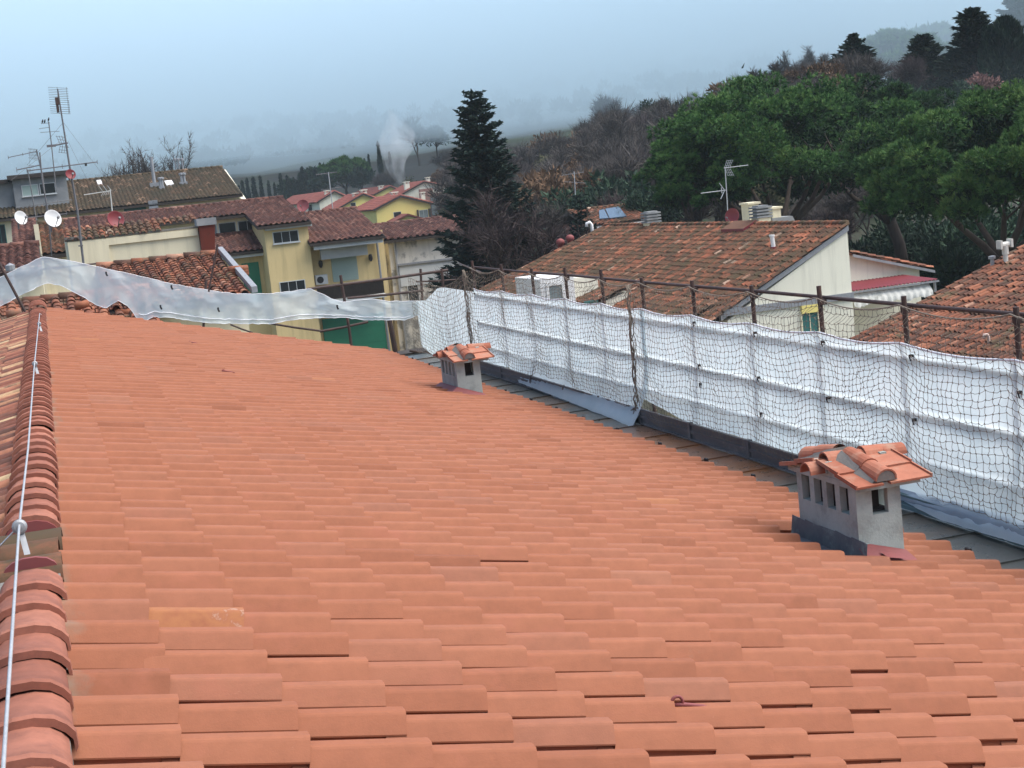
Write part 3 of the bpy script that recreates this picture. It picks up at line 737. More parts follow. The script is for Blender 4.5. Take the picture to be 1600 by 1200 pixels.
netbot = pl([(8.5, -3.42), (9.8, -3.52), (11, -3.36), (12.5, -3.30), (13.2, -3.0), (14.5, -3.28), (15.2, -3.45), (17, -3.36), (18.2, -3.44), (19.6, -3.42), (20, -3.30), (22, -3.28), (24.4, -3.20), (24.9, -3.34), (26.6, -3.22), (28.65, -3.45)])
def fnet(i, j):
    y = y0n + (y1n-y0n)*i/(nun-1); v = j/(nvn-1)
    k = int(np.searchsorted(postsA, y)); a = postsA[k-1] if k else 7.6; c = postsA[k] if postsA[k] < 90 else a+1.7
    t = (y-a)/(c-a); sag = math.sin(math.pi*t)
    zt = nettop(y); zb = netbot(y)
    z = zt + (zb-zt)*v - .05*sag*math.sin(math.pi*v*.9) + .035*nz(y*1.7, v*3, 2)
    x = XN - .05*sag - .10*v*(.5+.5*nz(y*.8, v, 6)) + .07*nz(y*1.3, v*3, 5) + (.10 if v < .05 else 0)
    y += .022*nz(y*2.3, v*4, 8)
    # gathered into a bundle where two nets meet
    for yb, w in ((19.88, .22), (28.5, .2)):
        d = y-yb; 
        if abs(d) < w: y = yb + d*(.45 + .55*abs(d)/w)
    return (x, y, z)
link_obj('mesh_cords', net_mesh(fnet, nun, nvn, .0026, 3), M_rope, net)
b = MB(); yy = np.linspace(y0n, y1n, 260)
b.tube([(XN+.10, y, nettop(y)+.004) for y in yy], .0075, 6); b.build('head_rope', M_rope, net, True)
topN_px = pl([(650, 436), (655, 436), (668, 441), (682, 446), (710, 452), (732, 441), (750, 427), (760, 426)])
nuc, nvc = 58, 22
def fnetc(i, j):
    u = i/(nuc-1); v = j/(nvc-1); y = 28.65 + (34.9-28.65)*u
    px = float(np.interp(y, [28.5, 30, 31.5, 33, 34.9], [757, 728, 704, 680, 652])); X = XN + .05 + .25*u
    zt = atx(px, topN_px(px), X).z; zb = atx(px, botC_px(px)+6, X).z
    return (X - .05*math.sin(u*8)*v, y + .06*nz(y*2, v*4, 8), zt + (zb-zt)*v - .12*math.sin(math.pi*u)*math.sin(math.pi*v))
link_obj('corner_cords', net_mesh(fnetc, nuc, nvc, .0033, 5), M_rope, net)
# bundled seams hanging down the posts
for yb in (19.88, 28.55):
    for s in range(5):
        rg = random.Random(s+int(yb)); b = MB()
        b.tube([(XN-.05+rg.uniform(-.04, .03), yb+rg.uniform(-.05, .06)+.12*(k/14)*(yb < 20), -1.6-(1.88)*k/14) for k in range(15)], rg.uniform(.006, .012), 5)
        b.build('seam_rope', M_rope, net, True)
b = MB()
for k in range(16):
    a = k*.9; b.tube([(XN-.06+.05*math.cos(a), 19.95+.06*math.sin(a*1.3), -3.36+.05*math.sin(a)), (XN-.07+.06*math.cos(a+2), 19.97+.07*math.sin(a+1), -3.40+.06*math.cos(a)), (XN-.05+.05*math.cos(a+4), 19.93, -3.32+.05*math.sin(a+3))], .006, 5)
b.build('rope_knot', M_rope, net, True)
# couplers that poke through the sheet at rail and post
for px, py in ((1085, 504), (1180, 520), (1093, 571), (1186, 590), (1190, 646), (1424, 556), (1429, 656), (1294, 622), (1286, 534), (1594, 613), (1388, 770), (1095, 600)):
    p = atx(px, py, XS-.03); b = MB()
    b.box(p.x-.02, p.x+.06, p.y-.018, p.y+.018, p.z-.012, p.z+.014); b.tube([(p.x-.015, p.y+.012, p.z-.01), (p.x-.02, p.y-.015, p.z-.045)], .008, 6)
    b.build('coupler', M_black, scaf)
# ------------------------------------------------------------------ ground and hills
AZT = [-3.2, -1.2, -.5, .1, .2, .3, .4, .6, 1.0, 1.6, 3.2]
RT = [0, 60, 100, 200, 300, 400, 500, 700, 900, 1150]
ZT = [[-13]*10, [-13]*10,
      [-13, -13, -12, -8, -3, 2, 8, 24, 44, 70],
      [-13, -13, -12, -8, -3, 4, 18, 36, 48, 66],
      [-13, -13, -12, -9, -5, 4, 18, 36, 50, 68],
      [-13, -13, -12, -6, -.5, 9, 20, 38, 54, 78],
      [-13, -12.5, -10, -2.5, 4.5, 13, 22, 40, 60, 84],
      [-13, -12, -8, 1.5, 8, 15, 25, 44, 64, 88],
      [-13, -12, -8, 2, 9, 17, 26, 44, 64, 88],
      [-13]*10, [-13]*10]
ZT = np.array(ZT, float)
def terrain(x, y):
    r = math.hypot(x, y); a = math.atan2(x, y)
    i = max(0, min(len(AZT)-2, int(np.searchsorted(AZT, a))-1)); t = (a-AZT[i])/(AZT[i+1]-AZT[i]); t = t*t*(3-2*t)
    z = np.interp(r, RT, ZT[i])*(1-t) + np.interp(r, RT, ZT[i+1])*t
    if r > 110: z += min(1, (r-110)/200)*(2.2*nz(x*.012, y*.012, 3) + .8*nz(x*.04, y*.04, 8))
    return float(z)
rs = np.concatenate([np.linspace(0, 110, 16), np.linspace(120, 600, 60), np.linspace(620, 1150, 30)])
na = 260; V = [(0, 0, -13.)]; F = []
angs = np.concatenate([np.linspace(-3.14159, -.6, 40)[:-1], np.linspace(-.6, 1.1, 170), np.linspace(1.1, 3.14159, 52)[1:-1]]); na = len(angs)
for r in rs[1:]:
    for a in angs: V.append((r*math.sin(a), r*math.cos(a), terrain(r*math.sin(a), r*math.cos(a))))
me = bpy.data.meshes.new('ground')
for k in range(na): F.append((0, 1+(k+1) % na, 1+k))
for i in range(len(rs)-2):
    for k in range(na): F.append((1+i*na+k, 1+i*na+(k+1) % na, 1+(i+1)*na+(k+1) % na, 1+(i+1)*na+k))
me.from_pydata(V, [], F); me.update(); me.polygons.foreach_set('use_smooth', [True]*len(me.polygons))
m, N, L, P = new_mat('hillside_ground')
a1 = tex_noise(N, L, .02, 5, .6, obj=False); a2 = tex_noise(N, L, .25, 6, .7, obj=False)
rr = ramp(N, [(.42, (.016, .014, .010)), (.50, (.022, .023, .013)), (.57, (.032, .042, .018)), (.64, (.05, .07, .028))]); L.new(a1.outputs[0], rr.inputs[0])
rv = ramp(N, [(.25, (.55, .55, .55)), (.75, (1.3, 1.3, 1.3))]); L.new(a2.outputs[0], rv.inputs[0])
L.new(mixc(N, L, 1., rr.outputs[0], rv.outputs[0], 'MULTIPLY'), P.inputs['Base Color']); P.inputs['Roughness'].default_value = 1
gr = link_obj('ground', me, m); tag(gr, kind='structure')

# ------------------------------------------------------------------ the damp air
def air(name, dens, col, lo, hi, mname):
    m = bpy.data.materials.new(mname); m.use_nodes = True; N = m.node_tree.nodes; L = m.node_tree.links
    N.remove(N['Principled BSDF']); pv = N.new('ShaderNodeVolumePrincipled'); pv.inputs['Density'].default_value = dens
    pv.inputs['Color'].default_value = (*col, 1); pv.inputs['Anisotropy'].default_value = .0
    L.new(pv.outputs[0], N['Material Output'].inputs['Volume'])
    b = MB(); b.box(lo[0], hi[0], lo[1], hi[1], lo[2], hi[2]); o = b.build(name, m); o.display_type = 'WIRE'; return tag(o, kind='stuff')
air('haze', .0002, (.72, .87, .96), (-1250, -1250, -15), (1250, 1250, 6.9), 'damp_air')
# the cloud that lies on the slopes: ragged underside and front
o = air('low_cloud', .0135, (.72, .87, .95), (-1250, 255, 7), (1250, 1250, 70), 'cloud_vapour')
nxg, nyg = 70, 40; V = []; F = []
def cpt(i, j):
    x = -1250+2500*i/(nxg-1); f0 = 305 - 83*max(0., min(1., (x-70)/60)); y = f0 + (1250-f0)*(j/(nyg-1))**1.5
    if j == 0: y += 26*nz(x*.012, 3.1, 0) + 10*nz(x*.04, 7, 1)
    return x, y, 7.2 + 11*abs(nz(x*.010, y*.010, 2)) + 5*abs(nz(x*.03, y*.03, 5))
for j in range(nyg):
    for i in range(nxg): V.append(cpt(i, j))
for j in (0, nyg-1):
    for i in range(nxg): x, y, z = cpt(i, j); V.append((x, y, 72))
B0 = nxg*nyg
for j in range(nyg-1):
    for i in range(nxg-1): a = j*nxg+i; F.append((a, a+nxg, a+nxg+1, a+1))
for i in range(nxg-1):
    F.append((i, i+1, B0+i+1, B0+i)); a = (nyg-1)*nxg+i; F.append((a+1, a, B0+nxg+i, B0+nxg+i+1)); F.append((B0+i, B0+i+1, B0+nxg+i+1, B0+nxg+i))
F.append(tuple(j*nxg for j in range(nyg)) [::-1] + ()  if False else tuple([B0, B0+nxg] + [j*nxg for j in range(nyg-1, -1, -1)]))
F.append(tuple([B0+2*nxg-1, B0+nxg-1] + [j*nxg+nxg-1 for j in range(nyg)]))
me = bpy.data.meshes.new('low_cloud'); me.from_pydata(V, [], F); me.materials.append(o.data.materials[0]); o.data = me
# ------------------------------------------------------------------ neighbouring houses
def wallbox(root, x0, x1, y0, y1, z0, z1, mat, name='wall'):
    b = MB(); b.box(x0, x1, y0, y1, z0, z1); return b.build(name, mat, root)
def roof_front(root, x0, x1, Ye, ze, Yr, zr, mat, pitch=.3, expo=.33, seed=1, back=True, fine=False, eave=M_dkwood, backrun=None, xr0=None, xr1=None):
    """slope facing the camera (eave at Ye, ridge at Yr) with real tile courses, boards below and a rear slope"""
    Ls = math.hypot(Yr-Ye, zr-ze); V = (0, (Ye-Yr)/Ls, (ze-zr)/Ls)
    nu = max(1, int(round((x1-x0)/pitch))); nv = max(1, int(round(Ls/expo)))
    keep = None
    if xr0 is not None:
        def keep(u, v):
            t = v/Ls; return x0+u > xr0+(x0-xr0)*t - .01 and x0+u < (xr1 or x1)+(x1-(xr1 or x1))*t + .01
    o = tile_field('roof', (x0, Yr, zr), (1, 0, 0), V, nu, nv, (x1-x0)/nu, Ls/nv, coppo_profile(pitch) if fine else coppo_low(pitch), .02, .03, mat, root, seed, 2.2, keep, .05)
    b = MB()
    b.prism([(x0-.02, Ye, ze-.05), (x0-.02, Yr, zr-.05), (x0-.02, Yr, zr-.25), (x0-.02, Ye, ze-.2)], (x1-x0+.04, 0, 0))
    if back:
        br = backrun or (Yr-Ye)
        b.prism([(x0-.02, Yr, zr-.02), (x0-.02, Yr+br, zr-br*(zr-ze)/(Yr-Ye)), (x0-.02, Yr+br, zr-br*(zr-ze)/(Yr-Ye)-.2), (x0-.02, Yr, zr-.25)], (x1-x0+.04, 0, 0))
    b.build('roof_boarding', eave, root)
    # ridge tiles
    r = MB(); n = max(2, int((x1-x0)/.42))
    for i in range(n):
        xa = x0 + i*(x1-x0)/n
        if xr0 is not None and not (xr0 <= xa <= (xr1 or x1)): continue
        r.tube([(xa, Yr, zr+.03), (xa+(x1-x0)/n+.04, Yr, zr+.012)], [.13, .115], 8)
    me = r.mesh('ridge_tiles', True); at = me.attributes.new('rnd', 'FLOAT', 'FACE'); g = random.Random(seed)
    vals = np.repeat([g.random() for _ in range(len(me.polygons)//10+1)], 10)[:len(me.polygons)]; at.data.foreach_set('value', vals.astype(np.float32))
    link_obj('ridge_tiles', me, mat, root)
    return o
def win(root, tl, br, Y, frame=M_trim, pane=M_glass, mull=2, fr=.045, sill=True, name='window'):
    a, c = aty(tl[0], tl[1], Y), aty(br[0], br[1], Y); x0, x1, z1, z0 = a.x, c.x, a.z, c.z
    f = MB(); f.box(x0-fr, x1+fr, Y-.05, Y+.02, z1, z1+fr); f.box(x0-fr, x0, Y-.05, Y+.02, z0, z1); f.box(x1, x1+fr, Y-.05, Y+.02, z0, z1); f.box(x0-fr, x1+fr, Y-.05, Y+.02, z0-fr, z0)
    for k in range(1, mull): x = x0+(x1-x0)*k/mull; f.box(x-.014, x+.014, Y-.03, Y, z0, z1)
    if sill: f.box(x0-fr-.05, x1+fr+.05, Y-.14, Y-.05, z0-fr-.05, z0-fr+.01)
    o = f.build(name, frame, root)
    g = MB(); g.box(x0, x1, Y-.012, Y+.015, z0, z1); g.build('pane', pane, o, local=True); return o
def rect(root, name, tl, br, Y, mat, th=.05, ribs=0):
    a, c = aty(tl[0], tl[1], Y), aty(br[0], br[1], Y); b = MB(); b.box(a.x, c.x, Y-th, Y+.02, c.z, a.z)
    if ribs:
        for k in range(ribs):
            z = c.z + (a.z-c.z)*(k+.5)/ribs; b.box(a.x+.02, c.x-.02, Y-th-.012, Y-th, z-.012, z+.012)
    return b.build(name, mat, root)
GBASE = -13.2

M_hatch = surf('mossy_hatch', (.11, .06, .035), (.16, .07, .04), 6, .9)
# --- ochre terrace with the tower, across the street
h1 = thing('apartment_house', 'ochre terrace with burgundy tiled roofs, a projecting tower and a green shuttered balcony', 'house', (16, 92, -13))
Yt = 88.; tw = aty(412, 356, Yt); te = aty(480, 348, Yt); ev = aty(446, 349, Yt-.5)
Yr = 97.; rg_ = aty(447, 308, Yr); zE = ev.z; sl1 = (rg_.z-zE)/(Yr-Yt+.5)
wallbox(h1, tw.x, te.x, Yt, Yt+9, GBASE, zE+.05, M_ochre)
xl = aty(95, 345, Yr).x; Ym = 92.3; zm = zE + sl1*(Ym-Yt+.5)
roof_front(h1, xl, tw.x-.4, Ym, zm, Yr, rg_.z, M_burg, .32, .34, 2)
roof_front(h1, tw.x-.4, te.x+.15, Yt-.5, zE, Yr+.02, rg_.z+.01, M_burg, .32, .34, 3)
b = MB(); b.box(tw.x+.05, te.x+.2, Yt-.35, Yt-.02, zE-.30, zE-.1); b.build('eave_fascia', M_trim, h1)
win(h1, (426.5, 364), (466.5, 376), Yt, M_trim, M_glass, 3); win(h1, (437.5, 442), (477, 453), Yt, M_trim, M_glass, 3)
# recessed left wing: ribbon windows above a lean-to roof
wallbox(h1, xl+.3, tw.x, Ym+.7, Ym+6, GBASE, zm+.1, M_cream)
win(h1, (342, 350), (369, 366), Ym+.7, M_trim, M_glass, 1); win(h1, (372, 347), (401, 361), Ym+.7, M_trim, M_glass, 2); win(h1, (331, 351), (339, 366), Ym+.7, M_trim, M_paleglass, 1)
a_ = aty(332, 398, 89.3); c_ = aty(416, 389, 89.3); r_ = aty(370, 365, 92.9)
roof_front(h1, aty(326, 398, 89.3).x, c_.x, 89.3, (a_.z+c_.z)/2, 92.9, r_.z, M_burg, .32, .34, 4, False)
b = MB(); b.box(a_.x, c_.x, 89.45, 89.6, (a_.z+c_.z)/2-.36, (a_.z+c_.z)/2-.18); b.build('eave_fascia', M_trim, h1)
wallbox(h1, aty(322, 400, 90).x, tw.x, 90.2, 94, GBASE, (a_.z+c_.z)/2-.1, M_ochre)
rect(h1, 'door', (377, 412), (411, 470), 90.2, M_green, .08, 3)
# right wing with the shuttered balcony
wl = aty(487, 384, 89.); wr = aty(599, 374, 89.); e1 = aty(485, 381, 87.2); e2 = aty(601, 366, 87.2); rr_ = aty(523, 329, 94.5)
ze2 = (e1.z+e2.z)/2
roof_front(h1, e1.x, e2.x, 87.2, ze2, 94.5, rr_.z, M_burg, .32, .34, 6)
wallbox(h1, te.x+.02, wr.x, 89., 99, GBASE, ze2+.25, M_ochre)
b = MB(); b.box(e1.x+.2, e2.x-.1, 87.35, 87.55, ze2-.42, ze2-.18); b.box(e1.x+.7, e2.x-.9, 88.2, 88.5, ze2-1.05, ze2-.45); b.build('eave_fascia', M_trim, h1)
rect(h1, 'roller_shutter', (515.5, 395), (560.5, 436), 89., M_shutter, .06, 12)
for px, py in ((501, 414), (579, 404)):
    p = aty(px, py, 88.9); b = MB(); b.lathe([(0, .28), (.10, .24), (.13, .1), (.12, -.05), (.05, -.16), (0, -.18)], (p.x, 88.86, p.z), n=8); b.build('wall_lamp', M_black, h1)
p = aty(502, 437, 88.7); b = MB(); b.box(p.x-.36, p.x+.36, 88.55, 88.95, p.z-.28, p.z+.28); o = b.build('air_conditioner', M_trim, h1, bevel=.02)
b = MB(); b.lathe([(0, .0), (.2, .0), (.2, .02), (0, .02)], (p.x-.08, 88.55, p.z), (0, -1, 0), 14); b.build('fan_grille', M_black, o, local=True)
b = MB(); q1 = aty(495, 447, 87.6); q2 = aty(598, 437, 87.6); zz = (q1.z+q2.z)/2
b.box(q1.x, q2.x, 87.55, 87.62, zz-.03, zz+.04); b.box(q1.x, q2.x, 87.55, 87.6, zz-.82, zz-.76)
for k in range(44): x = q1.x+(q2.x-q1.x)*k/43; b.box(x-.02, x+.02, 87.57, 87.6, zz-.8, zz)
b.box(q1.x, q2.x, 87.63, 87.66, zz-.8, zz-.1)
b.build('balcony_railing', M_dkwood, h1)
b = MB(); b.box(q1.x-.1, q2.x+.1, 87.5, 89, zz-1.05, zz-.86); b.build('balcony_slab', M_trim, h1)
rect(h1, 'green_shutter', (503, 499), (606, 549), 88.9, M_green, .08, 5)
win(h1, (352, 505), (374, 530), 90.2, M_trim, M_paleglass, 2)
b = MB(); p = aty(597, 376, 87.3); b.tube([(p.x, 88.8, p.z), (p.x, 88.8, GBASE)], .07, 8); b.build('downpipe', M_galv, h1)

# --- stained grey building behind the fir
h2 = thing('grey_building', 'grey building with peeling stained upper wall and brown roof, left of the tall fir', 'building', (22, 97, -13))
Y2 = 93.; a_ = aty(606, 378, Y2); c_ = aty(735, 362, Y2); e_ = aty(650, 370, Y2-.6); r_ = aty(640, 346, Y2+7)
roof_front(h2, aty(598, 376, Y2-.6).x, c_.x+1, Y2-.6, e_.z, Y2+7, r_.z, M_burg, .4, .45, 8)
wallbox(h2, a_.x, c_.x+.8, Y2, Y2+13, GBASE, e_.z, M_greywall)
b = MB(); p = aty(620, 413, Y2-.2); b.box(a_.x+.3, c_.x+.8, Y2-.18, Y2, p.z-.12, p.z); b.build('string_course', M_galv, h2)
q = aty(620, 449, Y2); b = MB(); b.box(a_.x+.5, c_.x+.5, Y2-.06, Y2, q.z, p.z-.12); b.build('lower_wall', M_trim, h2)
win(h2, (637, 447), (655, 471), Y2-.06, M_trim, M_glass, 1)
b = MB(); b.tube([(a_.x+.35, Y2-.12, e_.z), (a_.x+.35, Y2-.12, GBASE)], .08, 8); b.build('downpipe', M_galv, h2)

# --- long mossy roofed block with the grey penthouse, far left
h3 = thing('long_house', 'long low block under a dark mossy roof with small skylights, far left', 'house', (4, 112, -13))
Ye3, Yr3 = 108., 118.; e_ = aty(300, 311, Ye3); r_ = aty(230, 272.5, Yr3); xr = aty(347, 261, Yr3).x; xl = -16.
roof_front(h3, xl, xr, Ye3, e_.z, Yr3, r_.z, M_darkmoss, .27, .34, 9)
wallbox(h3, xl+.4, xr-.15, Ye3+.6, Yr3+8, GBASE, e_.z+.1, M_cream)
b = MB(); b.prism([(xr-.12, Ye3+.3, e_.z-.35), (xr-.12, Yr3, r_.z-.2), (xr-.12, Yr3+9, e_.z-.2), (xr-.12, Yr3+9, GBASE), (xr-.12, Ye3+.5, GBASE)], (.35, 0, 0)); b.build('gable_wall', M_white, h3)
def on_r3(px, py):
    A = Vector((0, Ye3, e_.z)); n = Vector((0, -(r_.z-e_.z), Yr3-Ye3)); d = ray(px, py); return d*(n.dot(A)/n.dot(d))
for (a, c) in (((257, 285), (272, 290)), ((151, 284), (160, 289))):
    p, q = on_r3(*a), on_r3(*c); b = MB()
    b.add([p+Vector((0, 0, .12)), Vector((q.x, p.y, p.z+.12)), q+Vector((0, 0, .12)), Vector((p.x, q.y, q.z+.12)), p, Vector((q.x, p.y, p.z)), q, Vector((p.x, q.y, q.z))], [(0,1,2,3),(0,4,5,1),(1,5,6,2),(2,6,7,3),(3,7,4,0)])
    b.build('skylight', M_whitep, h3)
for (a, c) in (((248, 294), (260, 299)), ((280, 287), (296, 292))):
    p, q = on_r3(*a), on_r3(*c); b = MB(); b.box(p.x, q.x, p.y-.5, p.y+.1, q.z-.1, p.z+.1)
    for k in range(2): x = p.x+(q.x-p.x)*(.35+.35*k); b.lathe([(.09, 0), (.09, .45), (.17, .5), (.17, .62), (0, .66)], (x, p.y-.2, p.z+.1), n=8)
    b.build('vent_block', M_galv, h3)
p = on_r3(242, 291); b = MB(); b.tube([p, p+Vector((0, 0, 2.1))], .12, 8); b.box(p.x-.35, p.x+.35, p.y-.3, p.y+.2, p.z-.1, p.z+.25); b.build('vent_pipe', M_galv, h3)
for px in (276, 281, 287): 
    p = aty(px, 272, Yr3+.6); b = MB(); b.tube([p, p+Vector((0, 0, 1.0))], .07, 6); b.lathe([(.14, 0), (.14, .15), (0, .2)], p+Vector((0, 0, 1.)), n=8); b.build('vent_pipe', M_galv, h3)
rect(h3, 'green_shutter', (193, 322), (229, 331), Ye3+.6, M_teal, .08, 3); rect(h3, 'louvre', (231, 314), (247, 325), Ye3+.3, M_galv, .3, 5)
win(h3, (-8, 353), (11, 383), Ye3+.6, M_teal, M_glass, 2); 
# penthouse
Yp = 110.5; a_ = aty(19, 283, Yp); c_ = aty(103, 276, Yp); z0 = aty(60, 309, Yp).z; zt = aty(60, 277, Yp).z
wallbox(h3, a_.x, c_.x, Yp, Yp+7, z0-2.5, zt, M_greyc, 'penthouse_wall')
wallbox(h3, aty(-30, 290, Yp+.5).x, a_.x-.02, Yp+.6, Yp+6, z0-2.5, aty(0, 287, Yp).z, M_greyc, 'penthouse_wall')
b = MB(); b.box(a_.x-.3, c_.x+.2, Yp-.5, Yp+7.2, zt, zt+.28); b.box(a_.x-5.5, a_.x-.32, Yp+.1, Yp+6.2, aty(0, 287, Yp).z, aty(0, 287, Yp).z+.25); b.build('flat_roof', M_dkwood, h3)
win(h3, (34, 291), (60, 304), Yp, M_trim, M_shutter, 1); win(h3, (62, 288), (87, 301), Yp, M_trim, M_glass, 1)

# --- roofs between: low house with burgundy slope
h4 = thing('low_house', 'low house with steep burgundy tile slope seen below the white satellite dishes', 'house', (0, 68, -13))
e_ = aty(45, 392, 66); r_ = aty(45, 345, 71)
roof_front(h4, aty(21, 392, 66).x, aty(61, 388, 66).x, 66, e_.z, 71, r_.z, M_burg, .26, .3, 11)
wallbox(h4, aty(20, 392, 66).x+.1, aty(61, 388, 66).x-.1, 66.4, 72, GBASE, e_.z+.1, M_cream)
e2 = aty(80, 396, 62); r2 = aty(80, 349, 69)
roof_front(h4, aty(64, 392, 62).x, aty(108, 385, 62).x, 62, e2.z, 69, r2.z, M_oldmoss, .26, .3, 12)
wallbox(h4, aty(58, 392, 62).x, aty(64.5, 385, 62).x, 62.0, 70, GBASE, aty(61, 350, 62).z, M_cream)
wallbox(h4, aty(64.6, 392, 62).x, aty(108, 385, 62).x, 62.5, 70, GBASE, e2.z, M_cream)
h4b = thing('red_roof_house', 'red brown roof slope behind the sheeting peak at the left edge', 'house', (-2, 55, -13))
e_ = aty(20, 425, 52); r_ = aty(20, 385, 58)
roof_front(h4b, aty(-60, 425, 52).x, aty(63, 405, 52).x, 52, e_.z, 58, r_.z, M_burg, .26, .3, 13)
wallbox(h4b, aty(-58, 425, 52).x, aty(62, 405, 52).x, 52.4, 58, GBASE, e_.z+.1, M_cream)
p = aty(17, 425, 51); b = MB(); b.tube([p-Vector((0, 0, 1)), p+Vector((0, 0, .05))], .09, 8); b.lathe([(.15, 0), (.15, .16), (0, .24)], p+Vector((0, 0, .05)), n=10); b.build('vent_pipe', M_galv, h4b)

# --- cream parapet house just beyond the end of our roof
h5 = thing('parapet_house', 'cream rendered parapet house with mossy coping tiles behind the loose sheeting', 'house', (2.5, 47, -13))
Y5 = 45.; a_ = aty(105, 378, Y5); c_ = aty(309, 356, Y5); zt = (a_.z+c_.z)/2
wallbox(h5, a_.x, c_.x, Y5, Y5+5.5, GBASE, zt, M_cream)
p = aty(170, 383, Y5); q = aty(170, 420, Y5); b = MB()
b.box(a_.x, c_.x-.02, Y5-.07, Y5, p.z, zt-.02); b.box(a_.x, p.x, Y5-.07, Y5, GBASE, p.z); b.build('raised_render', M_cream, h5)
tile_field('coping_tiles', (a_.x-.05, Y5+1.35, zt+.34), (1, 0, 0), (0, -.975, -.222), 20, 4, (c_.x-a_.x+.1)/20, .37, coppo_profile(.21), .015, .025, M_oldmoss, h5, 14, 3, lambda u, v: v < (1.5 if u < 2.6 else .8), .05)
b = MB(); b.box(a_.x-.06, c_.x+.03, Y5-.04, Y5+.5, zt, zt+.05); b.build('coping_slab', M_mortar, h5)
b = MB(); b.box(a_.x-.06, a_.x+.45, Y5-.10, Y5+.5, zt+.05, zt+.12); b.build('corner_slab', M_mortar, h5)
# rust red flue hood at the end of the parapet
hd = thing('flue_hood', 'rust red tapered metal flue hood with grey cap at the end of the cream parapet', 'flue', (4.6, 45, -1.3))
p = aty(322, 399, Y5); q = aty(321, 352, Y5); b = MB()
b.add([(p.x-.12, Y5-.15, p.z-.6), (p.x+.16, Y5-.15, p.z-.6), (p.x+.16, Y5+.2, p.z-.6), (p.x-.12, Y5+.2, p.z-.6), (q.x-.22, Y5-.28, q.z), (q.x+.24, Y5-.28, q.z), (q.x+.24, Y5+.3, q.z), (q.x-.22, Y5+.3, q.z)], [(0,1,5,4),(1,2,6,5),(2,3,7,6),(3,0,4,7)]); b.build('hood_body', M_rustflue, hd)
b = MB(); b.box(q.x-.27, q.x+.29, Y5-.33, Y5+.35, q.z, q.z+.2); b.build('hood_cap', M_greyc, hd)
# coppi roof below the parapet
h6 = thing('coppi_roof_house', 'old house with curved orange brown roof tiles right below the cream parapet', 'house', (3, 41, -13))
Ye6, Yr6 = 37.2, 43.5; e_ = aty(300, 470, Ye6); r_ = aty(255, 407, Yr6)
roof_front(h6, aty(150, 415, Yr6).x, aty(341, 398, Yr6).x, Ye6, e_.z, Yr6, r_.z, M_oldright, .29, .33, 15, True, True)
wallbox(h6, aty(150, 415, Yr6).x+.1, aty(341, 398, Yr6).x-.1, Ye6+.5, Yr6+4, GBASE, e_.z, M_cream)
xv = aty(341, 398, Yr6).x
b = MB(); b.prism([(xv, Ye6-.1, e_.z+.02), (xv, Yr6, r_.z+.05), (xv, Yr6, r_.z+.2), (xv, Ye6-.1, e_.z+.17)], (.14, 0, 0)); b.build('verge_flashing', M_galv, h6)
b = MB(); p = aty(357, 421, 40); 
for k in range(3): b.tube([p+Vector((0, 0, -.07*k)), p+Vector((.5, .1, -.02-.07*k))], .08, 7)
me = b.mesh('spare_tiles', True); at = me.attributes.new('rnd', 'FLOAT', 'FACE'); at.data.foreach_set('value', np.full(len(me.polygons), .8, np.float32)); sp = link_obj('spare_tiles', me, M_oldright); tag(sp, 'short stack of orange tiles sticking out beside the blue grey verge flashing', 'tiles')
p = aty(237, 408, 43.4); 
# lower roof adjoining ours
h7 = thing('adjoining_roof_house', 'adjoining house with dark red roll tiles just past the ridge end', 'house', (-1, 38, -13))
Ye7, Yr7 = 34.2, 39.2; r_ = aty(60, 471, Yr7); zr7 = r_.z; ze7 = zr7-1.1
roof_front(h7, -4.5, 2.35, Ye7, ze7, Yr7, zr7, M_oldmossred if 'M_oldmossred' in globals() else M_oldright, .34, .34, 16, True, True)
wallbox(h7, -4.4, 2.3, Ye7+.4, Yr7+2.4, GBASE, ze7, M_cream)
for px, py in ((22, 490), (128, 477), (200, 488)):
    p = aty(px, py, 37.2); b = MB(); b.tube([p+Vector((-.16, .05, -.02)), p+Vector((.16, 0, .03))], [.1, .085], 9); me = b.mesh('patch_tile', True)
    at = me.attributes.new('rnd', 'FLOAT', 'FACE'); at.data.foreach_set('value', np.full(len(me.polygons), .5, np.float32)); o = link_obj('patch_tile', me, M_newtile, h7); o['label'] = 'bright orange replacement tile'

# --- pale house beyond the fence, mossy roof falling towards us
h8 = thing('pale_gable_house', 'pale plastered house with big mossy tile roof beyond the net', 'house', (24, 56, -13))
A = aty(1125, 492, 46); B = aty(1323, 351, 46); dV = (A-B).normalized(); Lr = (A-B).length
def on_r8(px, py, up_=0):
    n = (B-A).cross(Vector((0, 1, 0))); d = ray(px, py); p = d*(n.dot(A)/n.dot(d)); return p + Vector((0, 0, up_))
Yfar = 74.; Lx = Lr+.5
def keep8(u, v): return u < (Yfar-46) - .1 - max(0, (Lx-v))*.82
nu = int((Yfar-46)/.235); nv = int(round(Lx/.3))
tile_field('roof', (B.x, 45.85, B.z+.02), (0, 1, 0), dV, nu, nv, .235, Lx/nv, coppo_low(.235), .016, .032, M_oldmoss, h8, 17, 3.2, keep8, .05)
b = MB(); Eo = B+dV*Lx
b.add([(B.x, 46.08, B.z-.05), (B.x, Yfar-Lx*.8, B.z-.05), (Eo.x, Yfar, Eo.z-.05), (Eo.x, 46.08, Eo.z-.05), (B.x, 46.08, B.z-.2), (B.x, Yfar-Lx*.8, B.z-.2), (Eo.x, Yfar, Eo.z-.2), (Eo.x, 46.08, Eo.z-.2)], [(0,1,2,3),(7,6,5,4),(0,3,7,4),(3,2,6,7),(2,1,5,6),(0,4,5,1)])
